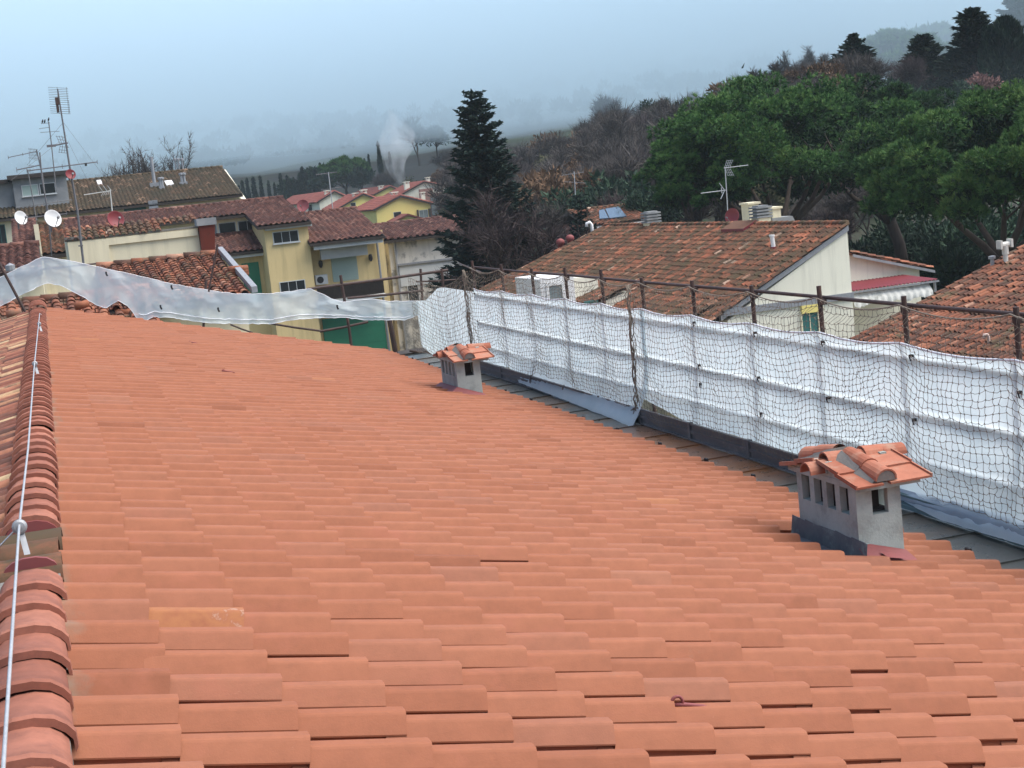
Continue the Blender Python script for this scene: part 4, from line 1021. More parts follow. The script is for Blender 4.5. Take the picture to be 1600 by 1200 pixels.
b.add([(B.x, Yfar-Lx*.8, B.z-.05), (B.x+2.6, Yfar-.5, Eo.z+.6), (Eo.x, Yfar, Eo.z-.05)], [(0, 1, 2)])
b.build('roof_boarding', M_dkwood, h8)
b = MB(); n = int((Yfar-Lx*.8-46)/.42)
for i in range(n): b.tube([(B.x, 46+i*.42, B.z+.05), (B.x, 46+i*.42+.46, B.z+.03)], [.12, .1], 7)
me = b.mesh('ridge_tiles', True); at = me.attributes.new('rnd', 'FLOAT', 'FACE'); at.data.foreach_set('value', np.repeat(np.random.default_rng(3).random(n), 9).astype(np.float32)[:len(me.polygons)]); link_obj('ridge_tiles', me, M_oldmoss, h8)
C_ = aty(1332, 520, 46)
b = MB(); b.prism([(A.x+.25, 46, A.z-.22), (B.x, 46, B.z-.2), (B.x+.02, 46, GBASE), (A.x+.25, 46, GBASE)], (0, .3, 0)); b.build('gable_wall', M_white, h8)
wallbox(h8, A.x+.3, A.x+.6, 46.3, Yfar-1, GBASE, A.z-.2, M_white); wallbox(h8, B.x-.3, B.x, 46.3, 66, GBASE, B.z-.25, M_white)
b = MB(); q1 = aty(1180, 486, 45.93); q2 = aty(1330, 457, 45.93)
b.box(A.x+.1, B.x+.03, 45.92, 45.998, q2.z-.22, q2.z); b.build('string_course', M_galv, h8)
b = MB(); b.prism([tuple(A+Vector((0, -.06, -.2))), tuple(B+Vector((.03, -.06, -.2))), tuple(B+Vector((.03, -.06, -.03))), tuple(A+Vector((0, -.06, -.03)))], (0, .16, 0)); b.build('verge_board', M_galv, h8)
win(h8, (1252, 489), (1279, 521), 46, M_cream, M_teal, 2, .06)
b = MB(); p = aty(1250, 478, 46); q = aty(1282, 486, 46); b.box(p.x, q.x, 45.9, 46, q.z, p.z); b.build('window_lintel', M_yellow, h8)
# roof furniture of the pale house
def cowl_stack(root, tl, br, X, base=M_cream, n=4, dep=.6, split=.42, name='louvred_chimney'):
    a, c = atx(tl[0], tl[1], X), atx(br[0], br[1], X); Y0 = a.y; s = FPX/Y0
    w = (br[0]-tl[0])/FPX*Y0*1.03; x0 = X; zt = a.z; zb = aty(br[0], br[1], Y0).z
    b = MB(); zs = zt-(zt-zb)*(1-split); b.box(x0+.04, x0+w-.04, Y0, Y0+dep, zb-1., zs); o = b.build(name, base, root)
    b = MB()
    for k in range(n): z = zs + (zt-zs)*k/n; b.box(x0-.03, x0+w+.03, Y0-.05, Y0+dep+.05, z+.01, z+(zt-zs)/n*.62); b.box(x0+.08, x0+w-.08, Y0+.06, Y0+dep-.06, z, z+(zt-zs)/n)
    b.build('louvres', M_greyc, o, local=True); return o
cowl_stack(h8, (1010, 331), (1033, 360), 25.4); cowl_stack(h8, (1182, 322), (1208, 353), 25.7)
def stack(root, tl, br, X, mat, dep=.7, cap=True, name='chimney'):
    a = atx(tl[0], tl[1], X); w = (br[0]-tl[0])/FPX*a.y*1.03; zb = aty(br[0], br[1], a.y).z
    b = MB(); b.box(X, X+w, a.y, a.y+dep, zb-1, a.z); 
    if cap: b.box(X-.06, X+w+.06, a.y-.06, a.y+dep+.06, a.z, a.z+.08)
    return b.build(name, mat, root)
stack(h8, (1170, 320), (1188, 350), 26.6, M_cream); stack(h8, (1206, 327), (1222, 342), 26.6, M_cream)
a = atx(1206, 341, 26.55); b = MB(); b.prism([(26.55, a.y-.05, a.z), (27.4, a.y-.05, a.z), (27.8, a.y-.05, a.z-.9), (26.5, a.y-.05, a.z-.9)], (0, .9, 0)); b.build('chimney_apron', M_greyc, h8)
p = on_r8(1209, 391); b = MB(); b.tube([p-Vector((0, 0, .2)), p+Vector((0, 0, .12))], .12, 10); b.build('pipe_collar', M_reddish, h8)
b = MB(); b.tube([p+Vector((0, 0, .1)), p+Vector((-.03, 0, .50))], .075, 10); b.tube([p+Vector((-.03, 0, .48)), p+Vector((-.03, 0, .54))], .095, 10); b.build('vent_pipe', M_whitep, h8)
a, c, d_ = on_r8(1127, 366, .06), on_r8(1162, 365, .06), on_r8(1183, 351, .06)
b = MB(); up2 = Vector((0, 0, .13)); b.add([a, c, c+up2, a+up2, d_, d_+up2], [(0,1,2,3),(1,4,5,2)]); b.build('hatch_flashing', M_reddish, h8)
b = MB(); e_ = a+d_-c; b.add([a+up2*.95, c+up2*.95, d_+up2*.95, e_+up2*.95], [(0,1,2,3)]); b.build('hatch_top', M_hatch, h8)
for px, py in ((925, 358), (891, 378), (876, 384)):
    p = on_r8(px, py); b = MB()
    if px == 925: b.tube([p-Vector((0, 0, .4)), p+Vector((0, 0, .22)), p+Vector((-.1, 0, .34)), p+Vector((-.24, 0, .30)), p+Vector((-.26, 0, .14))], .08, 9); b.build('gooseneck_vent', M_whitep, h8, True)
    else:
        b.lathe([(.14, -.6), (.14, .05), (.22, .12), (.2, .26), (.1, .34), (0, .36)], p, n=10); b.build('vent_cap', M_oldplain if 'M_oldplain' in globals() else M_redpaint, h8, True)
# small front block below the mossy roof
Y9 = 52.5; a = aty(843, 437, Y9); c = aty(896, 431, Y9)
h9 = thing('small_annex', 'small white annex with a single framed window seen through the net', 'annex', (19, 54, -13))
wallbox(h9, a.x, c.x, Y9, Y9+3, GBASE, a.z, M_whitep)
win(h9, (857, 447), (880, 474), Y9, M_whitep, M_paleglass, 1, .1)
b = MB(); q = aty(943, 441, Y9); b.prism([(c.x, Y9+.6, a.z-.1), (q.x, Y9+.6, a.z-.25), (q.x, Y9+.6, GBASE), (c.x, Y9+.6, GBASE)], (0, 2, 0)); b.build('side_wall', M_white, h9)
p = aty(902, 478, Y9-1); q2 = aty(952, 446, Y9); 
tile_field('roof', (q2.x+.3, Y9-1.2, q2.z), (0, 1, 0), Vector((p.x-q2.x, 0, p.z-q2.z)).normalized(), 14, 6, .235, .28, coppo_low(.235), .016, .03, M_oldmoss, h9, 19, 2.5, None, .05, None, None, deck=.08)
b = MB(); b.prism([(p.x+.25, Y9-1.1, p.z-.15), (q2.x+.3, Y9-1.1, q2.z-.2), (q2.x+.3, Y9-1.1, GBASE), (p.x+.25, Y9-1.1, GBASE)], (0, 3.2, 0)); b.build('wall', M_white, h9)
rect(h9, 'green_shutter', (912, 471), (935, 482), Y9-1.12, M_teal, .05, 3)
tile_field('lower_roof', (aty(1110, 480, 45).x, 44.5, aty(1060, 478, 45).z), (0, 1, 0), Vector((-.9, 0, -.36)).normalized(), 38, 9, .235, .3, coppo_low(.235), .016, .03, M_oldmoss, h9, 29, 2.5, None, .05, None, None, deck=.08)

# --- lower wing with the maroon canopy
h10 = thing('canopy_wing', 'low pale wing with a maroon corrugated canopy and a drooping white awning', 'house', (29, 51, -13))
Y10 = 50.; a = aty(1326, 396, Y10); c = aty(1436, 418, Y10); e = aty(1454, 421, Y10)
b = MB(); b.prism([(a.x, Y10, a.z-.05), (c.x, Y10, c.z-.02), (c.x, Y10, GBASE), (a.x, Y10, GBASE)], (0, 8, 0)); b.build('wall', M_white, h10)
vv = (e-a); tile_field('roof', tuple(a+Vector((0, -.25, .06))), (0, 1, 0), tuple(vv.normalized()), 34, int(vv.length/.32), .24, vv.length/int(vv.length/.32), coppo_low(.24), .016, .03, M_oldright, h10, 21, 2, None, .05, None, None, deck=.1)
b = MB(); k0 = a+Vector((0, -.3, -.02)); k1 = e+Vector((0, -.3, -.02)); b.add([k0, k1, k1+Vector((0, 0, -.1)), k0+Vector((0, 0, -.1)), k0+Vector((0, .3, 0)), k1+Vector((0, .3, 0))], [(0,1,2,3),(0,1,5,4)]); b.build('verge_board', M_galv, h10)
r1 = aty(1330, 441, Y10-.05); r2 = aty(1436, 426, Y10-.05); f1 = aty(1331, 458, 47.6); f2 = aty(1466, 433, 47.6); zr_ = (r1.z+r2.z)/2; zf = (f1.z+f2.z)/2
V = []; F = []; nn = 90
for i in range(nn+1):
    x = f1.x+(f2.x-f1.x)*i/nn; o = .028*math.sin(i*2*math.pi/4)
    V += [(x, Y10-.05, zr_+o), (x, 47.6, zf+o)]
for i in range(nn): F.append((2*i, 2*i+1, 2*i+3, 2*i+2))
link_obj('corrugated_canopy', np_mesh('corrugated_canopy', V, F, True), M_reddish, h10)
b = MB(); b.box(f1.x, f2.x, 47.55, 47.6, zf-.09, zf-.03); b.tube([(f2.x-.1, 47.7, zf-.05), (f2.x-.1, 47.7, GBASE)], .05, 6); b.build('canopy_edge', M_galv, h10)
V = []; F = []; nn = 60; rgx = random.Random(3)
for i in range(nn+1):
    x = f1.x+(f2.x-f1.x-.3)*i/nn; o = .02*math.sin(i*1.3); d = .42+.05*math.sin(i*.35)+rgx.uniform(-.02, .04)
    V += [(x, 47.75+o, zf-.12), (x, 47.5+o, zf-.36), (x, 47.48+o*2, zf-.12-d)]
for i in range(nn): F += [(3*i, 3*i+3, 3*i+4, 3*i+1), (3*i+1, 3*i+4, 3*i+5, 3*i+2)]
link_obj('awning', np_mesh('awning', V, F, True), surf('dirty_awning', (.60, .60, .56), (.40, .41, .38), 3, .9, c3=(.22, .23, .21), s3=2.5, cut3=(.56, .7)), h10)

# --- the roof at the right edge
h11 = thing('orange_moss_house', 'house at the right edge with uneven orange and moss coloured roof tiles', 'house', (27, 32, -13))
s11 = .345; P0_ = aty(1430, 478, 40); XT = 35.; zt = P0_.z + s11*(XT-P0_.x); dv = Vector((-1, 0, -s11)).normalized(); Xb = 19.2; L11 = (XT-Xb)*math.sqrt(1+s11*s11)
tile_field('roof', (XT, 22.0, zt), (0, 1, 0), dv, 75, int(L11/.34), .24, L11/int(L11/.34), coppo_profile(.24, .068, 5), .018, .034, M_oldright, h11, 23, 3.2, None, .05, None, None, deck=.06)
zb_ = zt - s11*(XT-Xb)
b = MB(); b.prism([(XT, 22, zt-.2), (Xb+.3, 22, zb_-.1), (Xb+.3, 22, GBASE), (XT, 22, GBASE)], (0, 17.8, 0)); b.build('wall', M_white, h11)
b = MB(); b.prism([(XT, 40.0, zt-.05), (Xb, 40.0, zb_-.05), (Xb, 40.0, zb_-.2), (XT, 40.0, zt-.2)], (0, .12, 0)); b.build('verge_board', M_mortar, h11)
def on_r11(px, py):
    n = Vector((s11, 0, -1)); A_ = Vector((XT, 0, zt)); d = ray(px, py); return d*(n.dot(A_)/n.dot(d))
p = on_r11(1572, 412); k = p.y/FPX; b = MB(); b.tube([p-Vector((0, 0, .3)), p+Vector((0, 0, 34*k))], .07, 10); b.tube([p+Vector((0, 0, 17*k)), p+Vector((0, 0, 32*k))], .10, 10)
b.tube([p+Vector((-.14, 0, 34*k)), p+Vector((.14, 0, 34.5*k))], .09, 10); b.lathe([(.165, -.05), (.165, .0), (.12, .03)], p+Vector((-.17, 0, 34*k)), (1, 0, 0), 4); b.box(p.x-.22, p.x-.15, p.y-.12, p.y+.12, p.z+28*k, p.z+43*k); b.box(p.x+.14, p.x+.21, p.y-.12, p.y+.12, p.z+29*k, p.z+44*k)
b.build('flue_cowl', surf('off_white_metal', (.60, .58, .52), (.5, .48, .43), 6, .6), h11)
p = on_r11(1551, 418); b = MB(); b.tube([p-Vector((0, 0, .3)), p+Vector((0, 0, .26))], .06, 8); b.lathe([(.11, 0), (.11, .08), (0, .1)], p+Vector((0, 0, .26)), n=8); b.build('vent_pipe', M_galv, h11)
p = on_r11(1545, 540); b = MB(); b.tube([p-Vector((0, 0, .2)), p+Vector((0, 0, .22)), p+Vector((-.04, -.02, .29)), p+Vector((-.12, -.02, .30)), p+Vector((-.15, -.02, .2))], .045, 9); b.build('gooseneck_vent', surf('pinkish_pipe', (.55, .42, .36), (.48, .36, .31), 8, .7), h11, True)

# --- house with solar panels, middle distance
h12 = thing('solar_house', 'brick house with two solar panels on its red brown roof, beyond the small conifer', 'house', (30, 104, -13))
Y12 = 100.; e = aty(970, 347, Y12); r_ = aty(960, 322, Y12+5); xl = aty(926, 352, Y12).x; xr = aty(1020, 340, Y12).x
roof_front(h12, xl, xr, Y12, e.z, Y12+5, r_.z, M_oldmoss, .32, .34, 24)
wallbox(h12, xl+.3, xr-.3, Y12+.5, Y12+9, GBASE, e.z, surf('red_brick', (.22, .09, .06), (.18, .075, .05), 3, .9))
b = MB(); b.box(xl, xr, Y12-.05, Y12+.05, e.z-.32, e.z-.12); b.build('eave_fascia', M_whitep, h12)
n = Vector((0, -(r_.z-e.z), 5.)).normalized(); sv_ = Vector((0, 5., r_.z-e.z)).normalized(); A_ = Vector((0, Y12, e.z))
def on12(px, py): d = ray(px, py); return d*(n.dot(A_)/n.dot(d))
m, N, L, P = new_mat('solar_glass'); P.inputs['Base Color'].default_value = (.05, .08, .11, 1); P.inputs['Roughness'].default_value = .18; P.inputs['Specular IOR Level'].default_value = .9
for pp in (((937, 345), (951, 344), (944, 330), (936, 332)), ((952.5, 344), (979, 341), (967, 326), (946, 329.5))):
    K = [on12(*w)+n*.16 for w in pp]; b = MB()
    b.add(K + [k-n*.09 for k in K], [(0,1,2,3),(0,4,5,1),(1,5,6,2),(2,6,7,3),(3,7,4,0)]); b.build('solar_panel', m, h12)

# --- the estate of small gabled houses
def gable_house(name, label, apex, L_, R_, Y, dep, wall, zdown, seed, roofm=M_farred, cat='house'):
    a, l, r = aty(*apex, Y), aty(*L_, Y), aty(*R_, Y); zg = terrain(a.x, Y)-1
    h = thing(name, label, cat, (a.x, Y+dep/2, zg), 'gabled houses of the estate')
    b = MB(); b.prism([(l.x+.4, Y, l.z), (a.x, Y, a.z-.15), (r.x-.4, Y, r.z), (r.x-.4, Y, zg), (l.x+.4, Y, zg)], (0, dep, 0)); b.build('wall', wall, h)
    for (e, sgn) in ((l, 0), (r, 1)):
        dv = (Vector((e.x, 0, e.z))-Vector((a.x, 0, a.z))); Ls = dv.length+.3; dv.normalize(); nu = int((dep+.8)/.6); nv = max(2, int(Ls/.6))
        tile_field('roof', (a.x, Y-.4, a.z+.08), (0, 1, 0), dv, nu, nv, (dep+.8)/nu, Ls/nv, coppo_low(.6), .03, .05, roofm, h, seed+sgn, 1, None, .05, None, None, deck=.1)
    b = MB()
    for e in (l, r): b.prism([(a.x, Y-.42, a.z+.05), (e.x, Y-.42, e.z+.05), (e.x, Y-.42, e.z-.18), (a.x, Y-.42, a.z-.2)], (0, .12, 0))
    b.build('verge_board', M_dkwood, h)
    return h, a, l, r
def chim(h, px, py, Y, hgt=1.3, w=.9, mat=M_white):
    p = aty(px, py, Y); b = MB(); b.box(p.x-w/2, p.x+w/2, Y, Y+w, p.z-2.5, p.z); 
    b.box(p.x-w/2-.1, p.x+w/2+.1, Y-.1, Y+w+.1, p.z+.25, p.z+.4)
    for s in (-1, 1): b.box(p.x+s*w*.35-.1, p.x+s*w*.35+.1, Y+.1, Y+w-.1, p.z, p.z+.26)
    b.build('chimney', mat, h)
hA, *_ = gable_house('gabled_house', 'white gabled estate house, leftmost, with long red roof running left', (522, 299), (495, 316), (548, 311), 255, 43, M_white, 12, 31); chim(hA, 512, 301, 256)
win(hA, (481, 320), (488, 331), 262, M_trim, M_glass, 1)
hC, *_ = gable_house('gabled_house', 'small yellow gabled house peeping over the others, furthest back', (609, 291), (584, 304), (628, 299), 300, 26, M_yellow, 10, 37); chim(hC, 596, 293, 301)
hE, *_ = gable_house('gabled_house', 'cream gabled house, highest of the estate, with pink brick bays', (662, 284), (626, 304), (706, 293), 275, 13, M_white, 14, 39); chim(hE, 636, 287, 276)
rect(hE, 'brick_bay', (654, 296), (680, 345), 274, M_pinkbrick, .6); rect(hE, 'brick_wing', (660, 304), (712, 352), 268, M_pinkbrick, 2); rect(hE, 'glazed_bay', (672, 309), (686, 335), 265.5, M_paleglass, .5, 5)
chim(hE, 669, 280, 278, 1.3, .7)
hB, *_ = gable_house('gabled_house', 'yellow gabled house with one small window, second from left', (567, 303), (527, 326), (597, 314), 240, 12, M_yellow, 12, 33)
win(hB, (548, 317.5), (556, 324), 240, M_trim, M_glass, 1); chim(hB, 556, 305, 242); chim(hB, 569, 300, 241)
hD, *_ = gable_house('gabled_house', 'yellow gabled house nearest to us, with dark shuttered windows and a porch', (625, 306), (583, 328), (676, 318), 215, 15, M_yellow, 12, 35)
win(hD, (615, 332), (627, 338), 215, M_trim, M_glass, 1); win(hD, (655, 329), (669, 340), 215, M_trim, M_paleglass, 2)
rect(hD, 'shutter', (651, 328), (655, 341), 214.9, M_dkwood, .1); rect(hD, 'shutter', (669, 326), (674, 339), 214.9, M_dkwood, .1)
chim(hD, 617, 304, 222); chim(hD, 661, 304, 224, 1.3, .6)
a, l, r = aty(637, 337, 211), aty(614, 348, 211), aty(662, 343, 211); b = MB(); b.prism([(l.x+.3, 211, l.z), (a.x, 211, a.z), (r.x-.3, 211, r.z), (r.x-.3, 211, -12), (l.x+.3, 211, -12)], (0, 4, 0)); b.build('porch', M_yellow, hD)
b = MB()
for e in (l, r): b.prism([(a.x, 210.6, a.z+.3), (e.x, 210.6, e.z+.2), (e.x, 210.6, e.z), (a.x, 210.6, a.z+.05)], (0, 4.4, 0))
b.build('porch_roof', M_farred, hD)
# villa in the mist
vz = aty(572, 246, 560); hv = thing('villa', 'pale villa half lost in the mist on the far slope', 'villa', (vz.x, 563, vz.z-3))
b = MB(); a = aty(555, 249, 560); c = aty(592, 236, 560); b.box(a.x, c.x, 560, 570, a.z-4, c.z); b.build('wall', M_white, hv)
b = MB(); b.prism([(a.x-.5, 559.5, c.z), (a.x-.5, 565, c.z+2), (a.x-.5, 570.5, c.z)], (c.x-a.x+1, 0, 0)); b.build('roof', M_farred, hv)
for k in range(5): x = a.x+(c.x-a.x)*(k+.5)/5; b = MB(); b.box(x-.5, x+.5, 559.9, 560.02, c.z-3.2, c.z-1.4); b.build('window', M_glass, hv)
# ------------------------------------------------------------------ aerials and dishes
def bars(b, c, d, half, n, span, axis, r):
    """n parallel elements of half length `half` along d, spread over `span` along axis"""
    for k in range(n):
        p = c + axis*(span*(k/(n-1)-.5) if n > 1 else 0); b.tube([p-d*half, p+d*half], r, 4)
X_, Y_, Z_ = Vector((1, 0, 0)), Vector((0, 1, 0)), Vector((0, 0, 1))
def yagi(root, a, c, n, half, eld, r=.014, er=.010, name='yagi_aerial'):
    b = MB(); b.tube([a, c], r, 5)
    for k in range(n):
        p = a + (c-a)*(k/(n-1)); b.tube([p-eld*half*(1-.25*k/n), p+eld*half*(1-.25*k/n)], er, 4)
    return b.build(name, M_galvd, root)
M_galvd = surf('weathered_aluminium', (.16, .16, .165), (.11, .11, .115), 12, .5)
M_galvl = surf('bright_aluminium', (.42, .44, .45), (.33, .35, .36), 12, .45)
def dish(name, label, c, rad, aim, mat, arm=True, stand=None):
    aim = Vector(aim).normalized(); h = thing(name, label, 'satellite dish', tuple(c))
    prof = [(rad*t, -.32*rad*(1-t*t)) for t in np.linspace(0.001, 1, 9)]; prof += [(rad*1.02, .0), (rad*1.02, -.02)] + [(rad*t, -.32*rad*(1-t*t)-.025) for t in np.linspace(1, 0.001, 7)]
    b = MB(); b.lathe(prof, c, aim, 26); b.build('reflector', mat, h, True)
    side = aim.cross(Z_).normalized(); u_ = side.cross(aim)
    b = MB(); b.tube([Vector(c)-u_*rad*.95, Vector(c)-u_*rad*.35+aim*rad*1.05], .012, 5); b.tube([Vector(c)-u_*rad*.33+aim*rad*1.0, Vector(c)-u_*rad*.28+aim*rad*1.25], .035, 8); b.build('feed_arm', M_galvd, h)
    b = MB(); bk = Vector(c)-aim*(rad*.34); b.tube([bk, bk-aim*.1, bk-aim*.12-Z_*(stand or rad*1.3)], .022, 6); b.build('dish_mount', M_galvd, h)
    return h
# the tall mast on the parapet house
YM = 44.6
m1 = thing('aerial_mast', 'tallest rooftop mast carrying a big grid aerial at its top and guy wires', 'aerial', tuple(aty(130, 412, YM)))
def q(px, py, dy=0): return aty(px, py, YM+dy)
b = MB(); b.tube([q(131, 416), q(121, 330), q(108, 255), q(90, 139)], [.034, .032, .026, .018], 8); b.box(q(126, 384).x-.06, q(126, 384).x+.06, YM-.06, YM+.06, q(126, 384).z-.02, q(126, 384).z+.02); b.build('mast', M_galvd, m1)
b = MB(); ax = (q(90, 137)-q(94, 178)).normalized(); hx = (q(107, 156)-q(76, 155)).normalized()
for (py0, py1, n) in ((137, 153, 7), (156, 163, 3), (167, 177, 4)):
    for k in range(n):
        t = py0+(py1-py0)*k/(n-1); l = 75 + (t-137)*.1; b.tube([q(l, t-.5), q(l+31, t+1.0)], .007, 4)
for px in (103.5, 89): b.tube([q(px, 136), q(px+4, 178)], .007, 4)
b.tube([q(107, 157), q(109, 177)], .009, 4)
b.build('grid_reflector', M_galvd, m1)
b = MB(); c = q(89, 157, -.25); b.box(c.x-.045, c.x+.045, c.y, c.y+.25, c.z-.10, c.z+.09); c = q(90, 168, -.2); b.box(c.x-.03, c.x+.03, c.y, c.y+.3, c.z-.12, c.z+.12); b.build('dipole_box', M_rustdark if 'M_rustdark' in globals() else surf('rusty_box', (.10, .06, .05), (.06, .045, .04), 8, .7), m1)
# middle uhf aerial: V reflectors and a short boom
b = MB()
for k in range(4):
    b.tube([q(88+k*4.2, 212), q(93+k*3.6, 224)], .008, 4); b.tube([q(92+k*4.2, 239), q(94+k*4, 227)], .008, 4)
for py, l in ((213, 87), (218, 90), (223, 92), (229, 94), (234, 92), (238, 92)): b.tube([q(l, py), q(l+14, py+1.5)], .007, 4)
b.tube([q(76, 229), q(106, 223)], .022, 5); b.box(q(79, 228).x-.1, q(79, 228).x+.14, YM-.07, YM+.07, q(79, 228).z-.03, q(79, 228).z+.03)
b.build('corner_reflector', M_galvd, m1)
for (p, c, n) in ((q(42, 267), q(152, 253), 3), (q(26, 265.5), q(62, 258), 2)): yagi(m1, p, c, n, .07, Z_, .016)
b = MB(); c = q(134, 256.5); b.box(c.x-.03, c.x+.03, YM-.03, YM+.03, c.z-.05, c.z+.03); b.build('balun', M_black, m1)
for (p, c) in ((q(98, 190), q(168, 283, 3)), (q(99, 191), q(42, 258, 2)), (q(106, 220), q(138, 285, 2)), (q(104, 212), q(17, 282, -1))):
    b = MB(); b.tube([p, c], .004, 3); b.build('guy_wire', M_galvd, m1)
dish('satellite_dish', 'small dark red dish high on the tall mast', q(110.5, 272, -.15), .14, (.35, -1, .3), M_reddish, stand=.12)
# three thinner masts behind
m2 = thing('aerial_mast', 'thin mast with small comb aerials, birds perched on its top rods', 'aerial', tuple(aty(88, 285, 52)))
def q2(px, py): return aty(px, py, 52)
b = MB(); b.tube([q2(88, 300), q2(80, 222), q2(76, 190)], .018, 6); b.build('mast', M_galvd, m2)
for (p, c) in (((64, 193), (78, 192)), ((61, 201), (78, 199)), ((63, 207), (93, 205))):
    b = MB(); b.tube([q2(*p), q2(*c)], .010, 4); b.build('aerial_rod', M_galvd, m2)
for px, py in ((66.5, 191.5), (70, 191.5), (76, 188.5)):
    p = q2(px, py); h = thing('bird', {66.5: 'small bird sitting at the outer end of the thin mast rod', 70: 'small bird sitting on the rod between two others', 76: 'small bird sitting on the tip of the thin mast'}[px], 'bird', tuple(p), 'birds on the aerials')
    b = MB(); b.lathe([(0.001, -.05), (.02, -.033), (.028, 0), (.023, .027), (.017, .043), (.019, .056), (.012, .07), (.001, .075)], p+Vector((0, 0, .03)), (.35, 0, 1), 9); b.build('body', M_black, h, True)
    b = MB(); b.prism([p+Vector((-.02, -.008, .01)), p+Vector((-.006, -.008, -.006)), p+Vector((-.046, -.008, -.05))], (0, .016, 0)); b.build('tail', M_black, h)
m3 = thing('aerial_mast', 'short mast with a long slanted yagi boom, left of the tall mast', 'aerial', tuple(aty(67, 300, 48)))
def q3(px, py): return aty(px, py, 48)
b = MB(); b.tube([q3(76, 350), q3(66, 272), q3(57, 234)], .02, 6); b.build('mast', M_galvd, m3)
yagi(m3, q3(13, 246), q3(58, 236.5), 3, .05, Z_, .013)
b = MB()
for k in range(6): b.tube([q3(45+k*2.2, 231+k*.3), q3(48+k*2.0, 249+k*.5)], .006, 4)
for k in range(4): b.tube([q3(44, 233+k*4.5), q3(59, 233.5+k*4.7)], .006, 4)
b.build('grid_reflector', M_galvd, m3)
m4 = thing('aerial_mast', 'thin leaning mast with a side grid, at the far left of the aerials', 'aerial', tuple(aty(54, 330, 50)))
def q4(px, py): return aty(px, py, 50)
b = MB(); b.tube([q4(57, 345), q4(48, 292), q4(43, 265)], .017, 6); b.build('mast', M_galvd, m4)
b = MB(); b.tube([q4(46, 240), q4(47, 272)], .005, 4)
for k in range(5): b.tube([q4(43, 258+k*3.4), q4(53, 259+k*3.4)], .006, 4)
b.build('grid_reflector', M_galvd, m4)
yagi(m4, q4(25, 325), q4(112, 312), 5, .05, Z_, .012)
m5 = thing('aerial_mast', 'short bright mast beside the larger white dish with crossed booms', 'aerial', tuple(aty(80, 390, 46)))
def q5(px, py): return aty(px, py, 46)
b = MB(); b.tube([q5(81, 400), q5(75, 330), q5(66, 283), q5(62, 238)], .02, 6); b.build('mast', M_galvd, m5)
yagi(m5, q5(43, 340), q5(104, 334), 5, .10, Vector((.2, 0, 1)).normalized(), .012)
m6 = thing('yagi_aerial', 'small aluminium yagi aerial pointing left above the red dish', 'aerial', tuple(aty(176, 328, 50)))
def q6(px, py): return aty(px, py, 50)
b = MB(); b.tube([q6(176, 336), q6(172, 296)], .018, 6); b.build('mast', M_galvl, m6)
b = MB(); b.tube([q6(131, 304.5), q6(173, 298)], .014, 5)
for px in (157, 164, 171): b.tube([q6(px-3, 290), q6(px+3, 298)], .012, 4)
for k in range(5): b.tube([q6(158+k*3.5, 306-k*.6), q6(163+k*2.5, 299)], .009, 4)
b.build('yagi_boom', M_galvl, m6)
dish('satellite_dish', 'smaller white dish at the left edge of the picture', aty(33, 340, 46), .20, (.75, -1, .35), M_whitep)
dish('satellite_dish', 'larger white dish in front of the burgundy roof', aty(83, 341, 45.5), .25, (.55, -1, .35), M_whitep)
dish('satellite_dish', 'dark red dish above the cream parapet wall', aty(181, 342, 46), .245, (.35, -1, .35), M_reddish)
dish('satellite_dish', 'faded red dish behind the ridge of the ochre terrace', aty(473, 321, 90), .36, (-.5, -1, .3), surf('faded_red_dish', (.30, .09, .09), (.24, .07, .07), 4, .6), stand=1.5)
m7 = thing('aerial_mast', 'thin aerial rising between the red dish and the estate houses', 'aerial', tuple(aty(521, 330, 95)))
def q7(px, py): return aty(px, py, 95)
b = MB(); b.tube([q7(521, 335), q7(513, 269)], .03, 5); b.build('mast', M_galvl, m7); yagi(m7, q7(494, 273), q7(526, 269), 5, .08, Z_, .02); yagi(m7, q7(503, 297), q7(534, 292), 3, .08, Z_, .02)
# aerial and dish on the pale house
YA = 60.
m8 = thing('aerial_mast', 'aluminium mast with two arrow shaped yagis standing before the umbrella pine', 'aerial', tuple(aty(1136, 345, YA)))
def q8(px, py): return aty(px, py, YA)
b = MB(); b.tube([q8(1139, 358), q8(1137, 330), q8(1133, 262)], .022, 7); b.build('mast', M_galvl, m8)
b = MB(); b.tube([q8(1131, 262.5), q8(1169, 258)], .018, 5)
for k in range(4):
    b.tube([q8(1132+k*2.6, 262), q8(1136+k*3, 250)], .009, 4); b.tube([q8(1133+k*2.6, 263), q8(1138+k*3, 275)], .009, 4)
for dy_ in (-11, -7, -3, 4, 8, 12): b.tube([q8(1132+abs(dy_)*.35, 262+dy_), q8(1141+abs(dy_)*.35, 261+dy_)], .008, 4)
b.build('corner_yagi', M_galvl, m8)
b = MB(); b.tube([q8(1095, 302), q8(1135, 297)], .018, 5); b.tube([q8(1124, 286), q8(1132, 297)], .02, 4); b.tube([q8(1126, 311), q8(1132, 298)], .02, 4); b.tube([q8(1127, 293), q8(1128, 302)], .02, 4); b.build('arrow_yagi', M_galvl, m8)
dish('satellite_dish', 'dull red dish seen edge on at the foot of the aluminium mast', aty(1143.5, 338, YA-.3), .34, (-1, -.62, .25), M_reddish)
m9 = thing('aerial_mast', 'pale aerial poking up behind the small conifer', 'aerial', tuple(aty(898, 300, 98)))
def q9(px, py): return aty(px, py, 98)
b = MB(); b.tube([q9(899, 305), q9(897, 268)], .03, 5); b.build('mast', M_galvl, m9); yagi(m9, q9(878, 274), q9(912, 269), 6, .1, Z_, .025); yagi(m9, q9(882, 284), q9(915, 286), 3, .1, Z_, .02)
